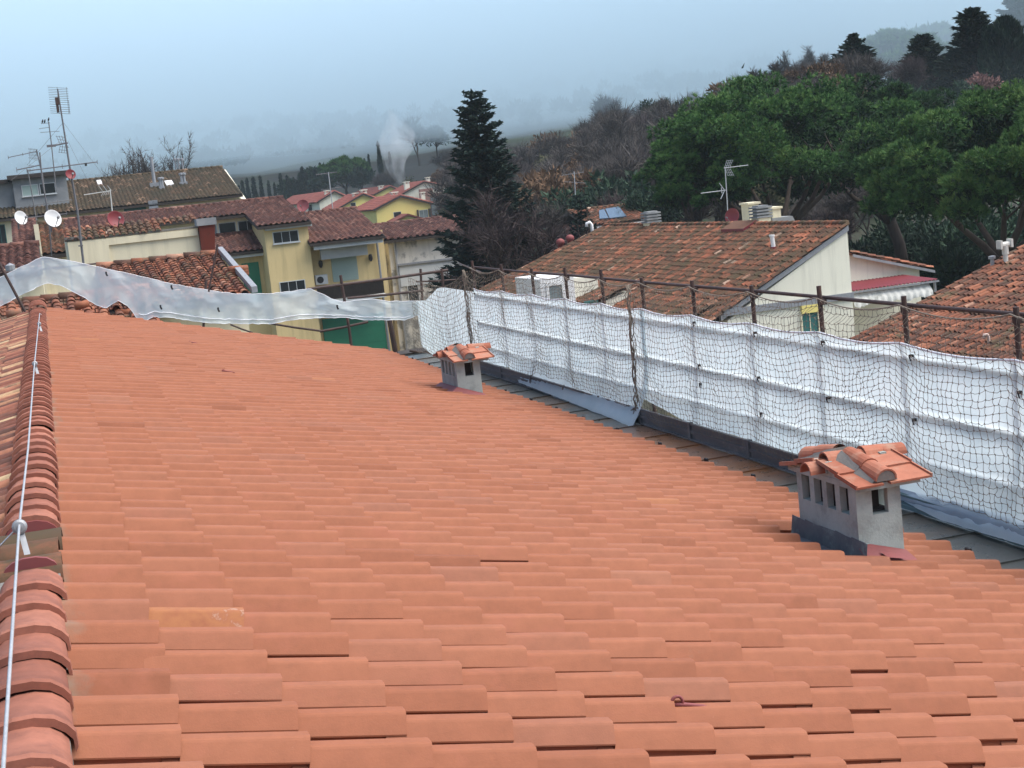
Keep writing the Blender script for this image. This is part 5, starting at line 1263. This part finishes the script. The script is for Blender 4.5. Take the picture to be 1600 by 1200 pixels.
# ------------------------------------------------------------------ trees
def foliage_mat(name, stops, rough=.75, trans=.25):
    m, N, L, P = new_mat(name)
    at = N.new('ShaderNodeAttribute'); at.attribute_name = 'rnd'; r = ramp(N, stops); L.new(at.outputs['Fac'], r.inputs[0])
    oi = N.new('ShaderNodeObjectInfo'); v = N.new('ShaderNodeMapRange'); v.inputs[3].default_value = .8; v.inputs[4].default_value = 1.2; L.new(oi.outputs['Random'], v.inputs[0])
    cc = N.new('ShaderNodeCombineColor'); [L.new(v.outputs[0], cc.inputs[i]) for i in range(3)]
    col = mixc(N, L, 1., r.outputs[0], cc.outputs[0], 'MULTIPLY')
    L.new(col, P.inputs['Base Color']); P.inputs['Roughness'].default_value = rough; P.inputs['Specular IOR Level'].default_value = .2
    return m
F_pine = foliage_mat('pine_needles', [(0, (.007, .023, .007)), (.35, (.028, .085, .021)), (.75, (.08, .18, .045)), (1, (.15, .25, .065))])
F_fir = foliage_mat('fir_needles', [(0, (.006, .014, .012)), (.6, (.014, .030, .023)), (1, (.032, .055, .038))])
F_cyp = foliage_mat('cypress_leaves', [(0, (.008, .018, .012)), (.7, (.016, .034, .020)), (1, (.03, .052, .03))])
F_oak = foliage_mat('evergreen_leaves', [(0, (.010, .024, .014)), (.6, (.018, .042, .022)), (1, (.035, .07, .034))])
F_rust = foliage_mat('rusty_leaves', [(0, (.06, .036, .022)), (.5, (.10, .058, .032)), (1, (.15, .09, .05))])
F_olive = foliage_mat('olive_leaves', [(0, (.04, .045, .022)), (.5, (.075, .078, .035)), (1, (.12, .11, .05))])
F_twig = foliage_mat('bare_twigs', [(0, (.040, .034, .031)), (.5, (.066, .056, .050)), (1, (.105, .09, .08))])
F_twig2 = foliage_mat('purple_twigs', [(0, (.032, .022, .022)), (.5, (.05, .036, .036)), (1, (.075, .056, .052))])
F_yel = foliage_mat('yellow_twigs', [(0, (.16, .13, .05)), (.5, (.26, .22, .09)), (1, (.36, .32, .15))])
F_pinkb = foliage_mat('pink_twigs', [(0, (.12, .06, .05)), (1, (.24, .13, .11))])

def unit(a): return a/(np.linalg.norm(a, axis=-1, keepdims=True)+1e-9)
def blades(P, D, Ln, W, rg):
    """one leaf-sized triangle each: base at P, tip along D"""
    n = len(P); D = unit(D); R = rg.normal(0, 1, (n, 3)); S = unit(np.cross(D, R)); Ln = np.broadcast_to(Ln, n)[:, None]; W = np.broadcast_to(W, n)[:, None]
    V = np.stack([P - S*W*.5, P + S*W*.5, P + D*Ln], 1).reshape(-1, 3)
    return V, np.arange(3*n).reshape(n, 3)
def leaf_obj(name, VFs, tones, mat, parent, local=True):
    V = []; F = []; o = 0
    for v, f in VFs: V.append(v); F.append(f+o); o += len(v)
    me = np_mesh(name, np.concatenate(V), np.concatenate(F), False, {'rnd': np.clip(np.concatenate(tones), 0, 1)})
    return link_obj(name, me, mat, parent, local)
def sphere_dirs(n, rg, up=-1.):
    z = rg.uniform(up, 1, n); a = rg.uniform(0, 2*math.pi, n); s = np.sqrt(1-z*z); return np.stack([s*np.cos(a), s*np.sin(a), z], 1)

def umbrella_pine(name, label, loc, R, H, th, lean=(0, 0), seed=1, nclump=120, tufts=60, bl=.26, group=None, ell=1.0, limbs=7, cat='tree', trunk_w=.34, tone0=0.):
    """th: height where the crown's flat underside sits; R radius, H dome height"""
    rg = np.random.default_rng(seed); t = thing(name, label, cat, loc, group)
    d = sphere_dirs(nclump, rg, .02); d[:, 2] = np.abs(d[:, 2])
    rad = rg.uniform(.80, 1.0, nclump) ; 
    lob = 1 + .13*np.sin(np.arctan2(d[:, 1], d[:, 0])*3+seed) + .07*np.sin(np.arctan2(d[:, 1], d[:, 0])*5+2*seed)
    c = d*rad[:, None]*np.stack([R*lob, R*lob*ell, np.full(nclump, H)], 1)
    # underside clumps near the rim
    nu = nclump//3; a = rg.uniform(0, 2*math.pi, nu); rr = R*rg.uniform(.55, .97, nu)
    c2 = np.stack([rr*np.cos(a), rr*np.sin(a)*ell, rg.uniform(-.10, .16, nu)*H], 1); c = np.concatenate([c, c2])
    rc = rg.uniform(.12, .195, len(c))*R*.95; tone = rg.normal(0, .10, len(c))
    n = len(c)*tufts; ci = np.repeat(np.arange(len(c)), tufts)
    td = sphere_dirs(n, rg, -.35); tp = c[ci] + td*(rc[ci]*rg.uniform(.62, 1.02, n))[:, None]*np.array([1, 1, .72])
    nb = 17; P = np.repeat(tp, nb, 0); base = np.repeat(unit(td + np.array([0, 0, .45])), nb, 0)
    D = unit(base + rg.normal(0, .5, P.shape)); V1 = blades(P - base*.05, D, bl*rg.uniform(.7, 1.15, len(P)), bl*.20, rg)
    tn = np.repeat(.48 + tone0 + tone[ci] + rg.normal(0, .15, n) + .26*td[:, 2], nb) + rg.normal(0, .08, len(P))  # shading painted into the tone: clump tops lighter, undersides darker
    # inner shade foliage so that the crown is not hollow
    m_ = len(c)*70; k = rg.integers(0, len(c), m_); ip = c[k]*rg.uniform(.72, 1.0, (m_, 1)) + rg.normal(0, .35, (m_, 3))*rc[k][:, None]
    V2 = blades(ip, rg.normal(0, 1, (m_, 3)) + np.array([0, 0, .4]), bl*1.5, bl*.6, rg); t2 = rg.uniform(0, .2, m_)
    for v, f in (V1, V2): v += np.array([lean[0], lean[1], th])
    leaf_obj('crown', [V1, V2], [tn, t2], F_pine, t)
    b = MB(); top = Vector((lean[0]*.75, lean[1]*.75, th*.62)); g = random.Random(seed)
    b.tube([(0, 0, -.6), (lean[0]*.3+.1, lean[1]*.3, th*.3), top], [trunk_w*1.15, trunk_w*.95, trunk_w*.8], 9)
    tr = b.build('trunk', M_bark, t, True, local=True)
    for k in range(limbs):
        an = 2*math.pi*k/limbs + g.uniform(-.3, .3); r = R*g.uniform(.55, .8); e = Vector((lean[0]+r*math.cos(an), lean[1]+r*ell*math.sin(an), th+H*g.uniform(.15, .35)))
        mid = top.lerp(e, .5) + Vector((0, 0, -th*.05+g.uniform(-.3, .1))); b = MB()
        b.tube([top - Vector((0, 0, .5)), top.lerp(mid, .5)+Vector((0, 0, -.1)), mid, mid.lerp(e, .55)+Vector((g.uniform(-.3, .3), 0, .2)), e], [trunk_w*.62, trunk_w*.5, trunk_w*.38, trunk_w*.25, trunk_w*.1], 7)
        for s in range(3):
            p0 = mid.lerp(e, .15+.3*s); q_ = p0 + Vector((g.uniform(-1.3, 1.3), g.uniform(-1.3, 1.3), g.uniform(.6, 1.7)))
            b.tube([p0, p0.lerp(q_, .5)+Vector((0, 0, -.12)), q_], [trunk_w*.2, trunk_w*.14, trunk_w*.06], 5)
        b.build('limb', M_bark, t, True, local=True)
    return t
def conifer(name, label, loc, h, R, seed=1, mat=None, whorls=44, group=None, power=.85, droop=.18, start=.06, dens=1., cat='tree', bl=.42, gap=0.):
    rg = np.random.default_rng(seed); t = thing(name, label, cat, loc, group); PP = []; DD = []; LL = []; TT = []
    for w in range(whorls):
        f = start + (1-start)*(w+rg.uniform(-.3, .3))/whorls; f = min(max(f, .02), .995); nb = int(rg.integers(6, 11)) if f < .9 else 5; a0 = rg.uniform(0, 6.28)
        for k in range(nb):
            a = a0 + 2*math.pi*k/nb + rg.uniform(-.3, .3); ln = R*((1-f)**power)*rg.uniform(.5, 1.22)*(1+.14*math.sin(a*2+f*9+seed)) + .18
            if rg.random() < gap: continue
            tone = rg.normal(.45, .13); out = np.array([math.cos(a), math.sin(a), 0]); side = np.array([-math.sin(a), math.cos(a), 0]); ns = max(3, int(ln/.14*dens)); dr = droop + rg.normal(0, .10)
            s = np.linspace(.08, 1, ns); z = f*h - dr*ln*np.sin(s*2.2) + .22*ln*s**3
            p = out*(s*ln)[:, None]; p[:, 2] += z
            for sg in (-1, 1, 0):
                for rep in range(2):
                    D = out*.75 + side*(sg*rg.uniform(.5, 1.1)) + np.array([0, 0, 1])*rg.uniform(-.25, .35, ns)[:, None] + rg.normal(0, .18, (ns, 3))
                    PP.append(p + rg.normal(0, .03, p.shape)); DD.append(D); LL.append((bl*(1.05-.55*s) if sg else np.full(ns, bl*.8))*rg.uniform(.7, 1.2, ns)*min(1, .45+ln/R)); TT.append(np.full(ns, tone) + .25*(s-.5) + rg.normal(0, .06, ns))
    P = np.concatenate(PP); V = blades(P, np.concatenate(DD), np.concatenate(LL), bl*.36, rg)
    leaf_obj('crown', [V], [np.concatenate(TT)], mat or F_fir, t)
    b = MB(); b.tube([(0, 0, -.5), (0, 0, h*.5), (0, 0, h*.97)], [h*.018, h*.011, .02], 8); b.build('trunk', M_bark, t, True, local=True)
    return t
def column_tree(name, label, loc, h, R, seed=1, mat=None, n=3000, group=None, bl=.5, top=.7, irregular=.12, cat='tree', widest=.35):
    rg = np.random.default_rng(seed); t = thing(name, label, cat, loc, group)
    f = rg.uniform(0, 1, n); a = rg.uniform(0, 2*math.pi, n)
    prof = np.where(f < widest, .72+.28*f/widest, np.clip((1-f)/(1-widest), 0, 1)**top)
    lump = 1 + irregular*np.sin(a*3+f*17+seed) + irregular*np.sin(a*5-f*31) + rg.normal(0, .05, n)
    r = R*prof*lump*np.where(rg.random(n) < .25, rg.uniform(.3, .9, n), 1.)
    P = np.stack([r*np.cos(a), r*np.sin(a), .02*h+f*h*.97], 1); D = np.stack([np.cos(a)*.5, np.sin(a)*.5, np.full(n, 1.)], 1) + rg.normal(0, .25, (n, 3))
    V = blades(P, D, bl*rg.uniform(.6, 1.3, n), bl*.5, rg)
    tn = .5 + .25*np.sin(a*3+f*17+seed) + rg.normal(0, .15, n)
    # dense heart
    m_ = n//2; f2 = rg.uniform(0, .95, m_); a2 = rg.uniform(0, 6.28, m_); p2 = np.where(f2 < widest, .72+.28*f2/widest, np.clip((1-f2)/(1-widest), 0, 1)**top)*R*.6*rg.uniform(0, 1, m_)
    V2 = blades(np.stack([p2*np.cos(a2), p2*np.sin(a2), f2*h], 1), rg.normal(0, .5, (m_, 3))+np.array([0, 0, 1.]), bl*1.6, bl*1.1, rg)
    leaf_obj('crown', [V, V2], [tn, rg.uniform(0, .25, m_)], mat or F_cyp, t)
    b = MB(); b.tube([(0, 0, -1), (0, 0, h*.4)], [R*.16, R*.08], 6); b.build('trunk', M_bark, t, True, local=True)
    return t
def round_tree(name, label, loc, h, R, seed=1, mat=None, n=5000, group=None, bl=.45, cat='tree', base=.25, nclump=26, trunkmat=None, flat=.8):
    rg = np.random.default_rng(seed); t = thing(name, label, cat, loc, group)
    d = sphere_dirs(nclump, rg, -.5); c = d*rg.uniform(.35, .85, (nclump, 1))*R*np.array([1, 1, flat]) + np.array([0, 0, h-R*flat]); rc = rg.uniform(.25, .42, nclump)*R; tone = rg.normal(.5, .16, nclump)
    k = rg.integers(0, nclump, n); td = sphere_dirs(n, rg, -.7); P = c[k] + td*(rc[k]*rg.uniform(.55, 1.05, n))[:, None]
    V = blades(P, td + rg.normal(0, .5, (n, 3)) + np.array([0, 0, .3]), bl*rg.uniform(.6, 1.2, n), bl*.5, rg)
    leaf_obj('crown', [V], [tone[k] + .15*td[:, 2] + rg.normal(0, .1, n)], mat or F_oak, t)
    b = MB(); g = random.Random(seed); top = Vector((0, 0, h*.5)); b.tube([(0, 0, -1), (.1, 0, h*.25), top], [h*.03, h*.024, h*.016], 7)
    for q_ in range(5): e = Vector(c[g.randrange(nclump)]); b.tube([top*.8, top.lerp(e, .5)+Vector((0, 0, -.1)), e], [h*.014, h*.009, .02], 5)
    b.build('trunk', trunkmat or M_bark, t, True, local=True); return t
def bare_tree(name, label, loc, h, seed=1, twig=None, group=None, spread=.55, depth=5, twigs=5, tw=.022, cat='tree', bark=None, tlen=.9, upright=.35, trunk_f=.26, r0=None):
    """trunk and boughs as tubes; the fine spray of twigs at their ends is the crown"""
    g = random.Random(seed); rg = np.random.default_rng(seed); t = thing(name, label, cat, loc, group); b = MB(); PP = []; DD = []; LL = []
    def grow(p, d, ln, r, lv):
        d = d.normalized(); mid = p + d*ln*.5 + Vector((g.uniform(-1, 1), g.uniform(-1, 1), g.uniform(-.3, .6)))*ln*.06; e = p + d*ln
        b.tube([p, mid, e], [r, r*.85, r*.66], 6 if lv < 2 else (4 if lv < 4 else 3), cap=False)
        if lv >= 2:
            for k in range(twigs):
                s = g.uniform(.15, 1); q_ = p.lerp(e, s); PP.append(q_); dd = d*.8 + Vector((g.gauss(0, .55), g.gauss(0, .55), g.gauss(.25, .4))); DD.append(dd); LL.append(tlen*g.uniform(.5, 1.2)*(1 if lv > 2 else .8))
        if lv >= depth: return
        for k in range(3 if lv < 2 or g.random() < .5 else 2):
            nd = d + Vector((g.gauss(0, spread), g.gauss(0, spread), g.gauss(upright*.4, .25)+upright*.3)); grow(e if k else p.lerp(e, .8), nd, ln*g.uniform(.62, .86), r*g.uniform(.5, .68), lv+1)
    grow(Vector((0, 0, -.5)), Vector((g.uniform(-.08, .08), g.uniform(-.08, .08), 1)), h*trunk_f, r0 or h*.022, 0)
    P = np.array(PP); D = np.array(DD); L_ = np.array(LL)
    # every twig forks once more
    V1 = blades(P, D, L_, tw, rg); du = unit(D); P2 = np.repeat(P + du*L_[:, None]*.4, 2, 0); V2 = blades(P2, np.repeat(du, 2, 0)+rg.normal(0, .5, P2.shape), np.repeat(L_, 2)*.6, tw*.8, rg)
    leaf_obj('crown', [V1, V2], [rg.uniform(0, 1, len(P)), rg.uniform(.2, 1, len(P2))], twig or F_twig, t)
    b.build('trunk', bark or M_bark2, t, True, local=True); return t
def gpt(px, py, R, dz=0):
    """a point at horizontal range R under the pixel, standing on the ground"""
    p = atr(px, py, R); return (p.x, p.y, terrain(p.x, p.y)+dz)
def top_h(px, py, R, sink=0.):
    p = atr(px, py, R); return p.z - terrain(p.x, p.y) + sink
# -- the big dark fir and its neighbours
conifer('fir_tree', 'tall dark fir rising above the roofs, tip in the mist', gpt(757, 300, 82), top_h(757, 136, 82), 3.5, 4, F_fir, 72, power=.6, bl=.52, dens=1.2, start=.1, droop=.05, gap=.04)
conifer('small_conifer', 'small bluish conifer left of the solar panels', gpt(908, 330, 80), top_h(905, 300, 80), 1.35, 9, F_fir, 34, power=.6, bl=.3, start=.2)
for i, (px, py, R, lb, tw_) in enumerate(((800, 236, 80, 'leafless dark purple tree directly right of the fir', F_twig2), (838, 290, 95, 'leafless tree with wispy twigs over the mossy roof end', F_twig), (742, 330, 90, 'leafless tree half hidden in front of the fir foot', F_twig2), (870, 306, 98, 'low twiggy tree between the wispy tree and the small conifer', F_twig2), (815, 335, 86, 'low dark leafless tree right at the edge of the mossy roof', F_twig2))):
    bare_tree('bare_tree', lb, gpt(px, py, R), top_h(px, py, R)*1.04, 11+i, tw_, spread=.5, depth=5, twigs=14, tw=.042, tlen=1.3, bark=M_bark)
bare_tree('bare_tree', 'leafless tree with pale yellow twigs behind the small conifer', gpt(865, 285, 118), top_h(862, 283, 118), 31, F_yel, spread=.6, depth=5, twigs=5, tw=.04, tlen=1.1)
# -- umbrella pines
Rp = 88
def crown_at(name, label, pxc, py_top, py_under, R, seed, range_, rad, **kw):
    g0 = gpt(pxc, 300, range_); zt = atr(pxc, py_top, range_).z; zu = atr(pxc, py_under, range_).z
    return umbrella_pine(name, label, g0, rad, zt-zu-.3, zu-g0[2], seed=seed, **kw)
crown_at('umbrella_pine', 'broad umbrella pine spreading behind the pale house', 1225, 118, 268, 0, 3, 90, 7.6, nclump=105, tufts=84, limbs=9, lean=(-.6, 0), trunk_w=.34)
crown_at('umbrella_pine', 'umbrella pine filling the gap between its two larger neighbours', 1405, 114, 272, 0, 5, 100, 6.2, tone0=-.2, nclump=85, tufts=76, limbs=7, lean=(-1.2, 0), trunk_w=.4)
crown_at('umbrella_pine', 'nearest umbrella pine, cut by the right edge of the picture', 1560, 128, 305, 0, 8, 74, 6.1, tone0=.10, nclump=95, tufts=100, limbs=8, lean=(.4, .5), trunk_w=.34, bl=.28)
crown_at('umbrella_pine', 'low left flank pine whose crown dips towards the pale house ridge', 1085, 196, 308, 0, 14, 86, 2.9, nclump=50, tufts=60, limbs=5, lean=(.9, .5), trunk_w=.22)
for i, (px, py, R, rad, lb) in enumerate(((1445, 330, 104, 4.2, 'dark evergreen bush below the nearest umbrella pine'), (1520, 345, 96, 4., 'dark evergreen bush behind the T shaped flue'), (1385, 368, 112, 3.2, 'dark evergreen bush behind the peak of the pale gable'), (1590, 330, 100, 4.5, 'dark evergreen bush at the right edge under the pine'), (1475, 395, 78, 2.4, 'low dark shrub beside the maroon canopy'), (1335, 372, 108, 3.0, 'dark shrub low behind the ridge end of the pale house'), (1425, 352, 112, 3.4, 'dark evergreen bush between the two right hand pines'))):
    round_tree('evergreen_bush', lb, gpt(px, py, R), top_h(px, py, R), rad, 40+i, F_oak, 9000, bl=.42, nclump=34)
# -- trees on the crest to the right, in thin mist
conifer('cedar', 'dark cedar on the crest left of the far umbrella pine', gpt(1335, 90, 235), top_h(1331, 52, 235), 5.0, 21, F_cyp, 36, power=.75, bl=1.0, droop=-.1, start=.1)
column_tree('cypress_tree', 'stubby clipped cypress beside the dark cedar', gpt(1306, 110, 233), top_h(1304, 94, 233), 1.4, 22, n=2000, bl=.7, top=.35)
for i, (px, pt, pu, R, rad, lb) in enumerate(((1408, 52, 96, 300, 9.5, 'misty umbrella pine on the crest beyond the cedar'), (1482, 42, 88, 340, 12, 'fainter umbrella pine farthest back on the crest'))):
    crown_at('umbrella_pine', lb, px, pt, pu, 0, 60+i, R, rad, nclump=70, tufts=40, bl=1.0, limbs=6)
conifer('cypress_tree', 'pointed dark cypress between the cedar and the tallest cypress', gpt(1445, 90, 232), top_h(1446, 54, 232), 4.2, 24, F_cyp, 34, power=.55, bl=1.0, droop=-.25, start=.05)
conifer('cypress_tree', 'tallest dark cypress on the crest with ragged top', gpt(1521, 60, 225), top_h(1521, 12, 225), 4.6, 25, F_cyp, 44, power=.55, bl=1.0, droop=-.2, start=.04)
column_tree('cypress_tree', 'dense broad cypress right of the tallest one', gpt(1572, 70, 222), top_h(1570, 30, 222), 3.6, 26, n=5200, bl=.8, top=.5)
column_tree('cypress_tree', 'slim cypress leaning on the right side of the tallest cypress', gpt(1545, 80, 221), top_h(1545, 45, 221), 1.6, 27, n=2200, bl=.7)
conifer('cypress_tree', 'faint tall conifer in the top right corner', gpt(1598, 50, 290), top_h(1597, -25, 290), 5.5, 28, F_cyp, 40, power=.6, bl=1.2, droop=-.2)
round_tree('pink_shrub', 'pinkish bare shrub on the crest above the nearest umbrella pine', gpt(1528, 115, 190), top_h(1527, 112, 190), 2.2, 70, F_pinkb, 1800, bl=.5)
for i, (px, py, R, lb) in enumerate(((1240, 88, 262, 'round leafless tree standing out against the mist on the crest'), (1280, 82, 262, 'slim leafless tree between the round one and the cedar'), (1308, 78, 280, 'faint leafless tree just behind the cedar'), (1165, 112, 262, 'spindly leafless tree on the crest, left of the round one'), (1210, 108, 264, 'small leafless tree touching the round one'), (1375, 52, 300, 'faint leafless tree rising beside the far umbrella pine'))):
    bare_tree('bare_tree', lb, gpt(px, py+40, R), top_h(px, py, R)*(1.3), 80+i, F_twig, spread=.62 if i != 1 else .3, depth=5, twigs=7, tw=.11, tlen=1.3, upright=.5, trunk_f=.24)
# -- wooded slope in the middle: each tree its own
protos = []
def hide_first(fn, *a, **k): return fn(*a, **k)
rgw = random.Random(77)
kinds = [
 ('bare_tree', 'leafless grey brown tree on the misty slope behind the houses', lambda l, s: bare_tree('bare_tree', 'leafless grey brown tree on the misty slope behind the houses', l, 11, s, F_twig, 'grey brown trees of the wooded slope', depth=4, twigs=18, tw=.065, tlen=1.7, spread=.6)),
 ('bare_tree', 'leafless dark tree with purplish twigs on the misty slope behind the houses', lambda l, s: bare_tree('bare_tree', 'leafless dark tree with purplish twigs on the misty slope behind the houses', l, 10, s, F_twig2, 'purplish trees of the wooded slope', depth=4, twigs=18, tw=.065, tlen=1.6, spread=.55)),
 ('rusty_tree', 'tree with thin rust brown leaves on the misty slope behind the houses', lambda l, s: round_tree('rusty_tree', 'tree with thin rust brown leaves on the misty slope behind the houses', l, 8.5, 3.4, s, F_rust, 2300, 'rust brown trees of the wooded slope', bl=.5)),
 ('olive_tree', 'olive green rounded tree on the misty slope behind the houses', lambda l, s: round_tree('olive_tree', 'olive green rounded tree on the misty slope behind the houses', l, 7, 3.2, s, F_olive, 2600, 'olive green trees of the wooded slope', bl=.5)),
 ('evergreen_tree', 'dark evergreen rounded tree on the misty slope behind the houses', lambda l, s: round_tree('evergreen_tree', 'dark evergreen rounded tree on the misty slope behind the houses', l, 7, 3.0, s, F_oak, 2600, 'dark evergreens of the wooded slope', bl=.5)),
]
weights = [.46, .26, .07, .09, .12]; made = {}
def plant(kind, px, R, sc):
    p = atr(px, 300, R); loc = (p.x, p.y, terrain(p.x, p.y)-.3); v = rgw.randrange(3); key = (kind, v)
    if key not in made: o = kinds[kind][2](loc, 200+kind*10+v); made[key] = o
    else: o = copy_tree(made[key]); o.location = loc
    o.rotation_euler.z = rgw.uniform(0, 6.28); o.scale = (sc, sc, sc*rgw.uniform(.9, 1.15)); return o
for i in range(190):
    px = rgw.uniform(690, 1330) if i < 165 else rgw.uniform(1300, 1600)
    R = rgw.choice([rgw.uniform(118, 170), rgw.uniform(165, 240), rgw.uniform(220, 330)])
    kind = rgw.choices(range(5), weights)[0] if i < 165 else rgw.choice((0, 1, 4, 4))
    plant(kind, px, R, rgw.uniform(.75, 1.25))
for px, R, kind, sc in ((1160, 104, 0, .6), (1185, 108, 1, .62), (1210, 112, 0, .65), (1240, 107, 1, .6), (1265, 112, 0, .62), (1290, 108, 1, .6), (1320, 113, 0, .66), (1350, 116, 1, .6), (1375, 118, 0, .6), (848, 128, 2, 1.15), (880, 132, 2, 1.1), (915, 140, 0, 1.2), (826, 150, 2, 1.1), (950, 150, 0, 1.1), (870, 165, 1, 1.15), (1000, 120, 1, .9), (975, 135, 0, 1.0), (1040, 128, 4, .9), (1020, 160, 0, 1.2), (700, 190, 0, .9), (660, 300, 4, .8), (690, 290, 2, .8), (640, 320, 3, .9), (610, 330, 0, .9)):
    plant(kind, px, R, sc)
column_tree('cypress_tree', 'single dark cypress standing in the bare wood above the solar panels', gpt(989, 240, 205), top_h(988, 217, 205), 1.25, 91, n=2200, bl=.5, top=.4)
round_tree('flat_shrub', 'flat topped dark shrub below the bare wood, left of the broad pine', gpt(1010, 325, 112), top_h(1010, 302, 112), 2.6, 92, F_oak, 4000, bl=.3, flat=.45)
# far wood on the misty slope, one mass
rgq = np.random.default_rng(5); VFs = []; TN = []
for i in range(620):
    px = rgq.uniform(-120, 1250); R = rgq.uniform(440, 620); p = atr(px, 300, R); z = terrain(p.x, p.y)
    if nz(p.x*.018, p.y*.018, 4) < (-.02 if R > 470 else -.12): continue
    w = rgq.uniform(2., 3.6); h_ = rgq.uniform(4, 9); n_ = 90; d_ = sphere_dirs(n_, rgq, -.2)
    P_ = d_*np.array([w, w, h_*.5])*rgq.uniform(.5, 1, (n_, 1)) + np.array([p.x, p.y, z+h_*.5]); VFs.append(blades(P_, d_+np.array([0, 0, .5]), 1.5, 1.1, rgq)); TN.append(np.full(n_, rgq.uniform(0, .8))+rgq.normal(0, .1, n_))
tag(leaf_obj('distant_woodland', VFs, TN, foliage_mat('far_wood', [(0, (.012, .02, .012)), (.4, (.024, .026, .018)), (.7, (.04, .03, .022)), (1, (.06, .045, .03))]), None), kind='stuff')
# -- row of cypresses behind the long mossy roof
cyp = [column_tree('cypress_tree', 'slim dark cypress in the row beyond the roofs, left of the tall fir', (0, 0, 0), 10, .85, 300+k, n=1300, group='cypresses in the row beyond the roofs', bl=.55, top=1.0, widest=.25) for k in range(4)]
used = set()
for i, (px, pt) in enumerate(((365, 285), (374, 290), (380, 283), (388, 279), (398, 277), (409, 276), (421, 283), (430, 286), (441, 272), (451, 275), (455, 281), (461, 278), (466, 283), (476, 262), (473, 270), (481, 268), (505, 254), (496, 266), (582, 240), (599, 220), (566, 250), (575, 247), (615, 236), (520, 264))):
    R = 330 if px < 500 else 380
    k = i % 4
    if k in used: o = copy_tree(cyp[k])
    else: o = cyp[k]; used.add(k)
    g0 = gpt(px, 300, R); h = top_h(px, pt, R); o.location = g0; s = h/10; o.scale = (s*rgw.uniform(.8, 1.1), s*rgw.uniform(.8, 1.1), s); o.rotation_euler.z = rgw.uniform(0, 6)
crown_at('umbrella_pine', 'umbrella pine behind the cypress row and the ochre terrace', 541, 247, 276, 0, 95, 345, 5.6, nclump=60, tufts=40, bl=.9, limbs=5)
for i, (px, pt, R, rad, lb) in enumerate(((488, 264, 335, 3.2, 'dark rounded evergreen between the cypresses and the umbrella pine'), (503, 272, 330, 2.6, 'smaller dark evergreen at the left foot of the umbrella pine'), (566, 262, 340, 3.4, 'dark rounded evergreen at the right foot of the umbrella pine'), (452, 282, 338, 2.6, 'dark bushy evergreen inside the cypress row'))):
    round_tree('evergreen_tree', lb, gpt(px, 300, R), top_h(px, pt, R), rad, 97+i, F_oak, 3000, bl=.7)
for i, (px, pt) in enumerate(((180, 250), (205, 246), (222, 250), (240, 243), (250, 247))):
    bare_tree('bare_tree', 'bare pollarded tree in the clump above the mossy roof', gpt(px, 300, 150), top_h(px, pt, 150)*1.0, 120+i, F_twig, 'bare trees above the mossy roof', spread=.3, depth=4, twigs=7, tw=.05, tlen=1.1, upright=.9, trunk_f=.34, r0=.22)
for i, (px, pt, R) in enumerate(((300, 240, 420), (335, 245, 430), (660, 250, 390), (690, 240, 400), (395, 250, 520), (520, 235, 520))):
    plant(4 if i % 2 else 0, px, R, 1.3)
# -- the smoke
m = bpy.data.materials.new('smoke'); m.use_nodes = True; N = m.node_tree.nodes; L = m.node_tree.links
N.remove(N['Principled BSDF']); pv = N.new('ShaderNodeVolumePrincipled'); pv.inputs['Density'].default_value = .09; pv.inputs['Color'].default_value = (.90, .94, .97, 1)
tn_ = tex_noise(N, L, .42, 5, .65, obj=False, stretch=(1, 1, .55)); mr_ = N.new('ShaderNodeMapRange'); mr_.inputs[1].default_value = .43; mr_.inputs[2].default_value = .72; mr_.inputs[4].default_value = .22
L.new(tn_.outputs[0], mr_.inputs[0]); L.new(mr_.outputs[0], pv.inputs['Density']); L.new(pv.outputs[0], N['Material Output'].inputs['Volume'])
sp_ = atr(632, 292, 262); rings = []; b = MB(); nn = 22; ks = 18; g = random.Random(5)
for i in range(nn):
    t_ = i/(nn-1); z = sp_.z + t_*13; x = sp_.x - .9*math.sin(t_*6) - 1.5*t_*t_; r = (.7 + 3.6*t_**.9)*(1-.95*max(0, t_-.6)/.4)*(1 if i else .1)
    for k in range(ks):
        a = 2*math.pi*k/ks; rr = r*(1+.42*nz(math.cos(a)*1.5, math.sin(a)*1.5+7, z*.45)); b.v.append((x+rr*math.cos(a), sp_.y+rr*math.sin(a), z))
for i in range(nn-1):
    for k in range(ks): b.f.append((i*ks+k, i*ks+(k+1) % ks, (i+1)*ks+(k+1) % ks, (i+1)*ks+k))
b.f += [tuple(range(ks))[::-1], tuple((nn-1)*ks+k for k in range(ks))]
o = b.build('smoke_plume', m); tag(o, 'pale smoke plume drifting up behind the yellow gabled houses', 'smoke', kind='stuff')
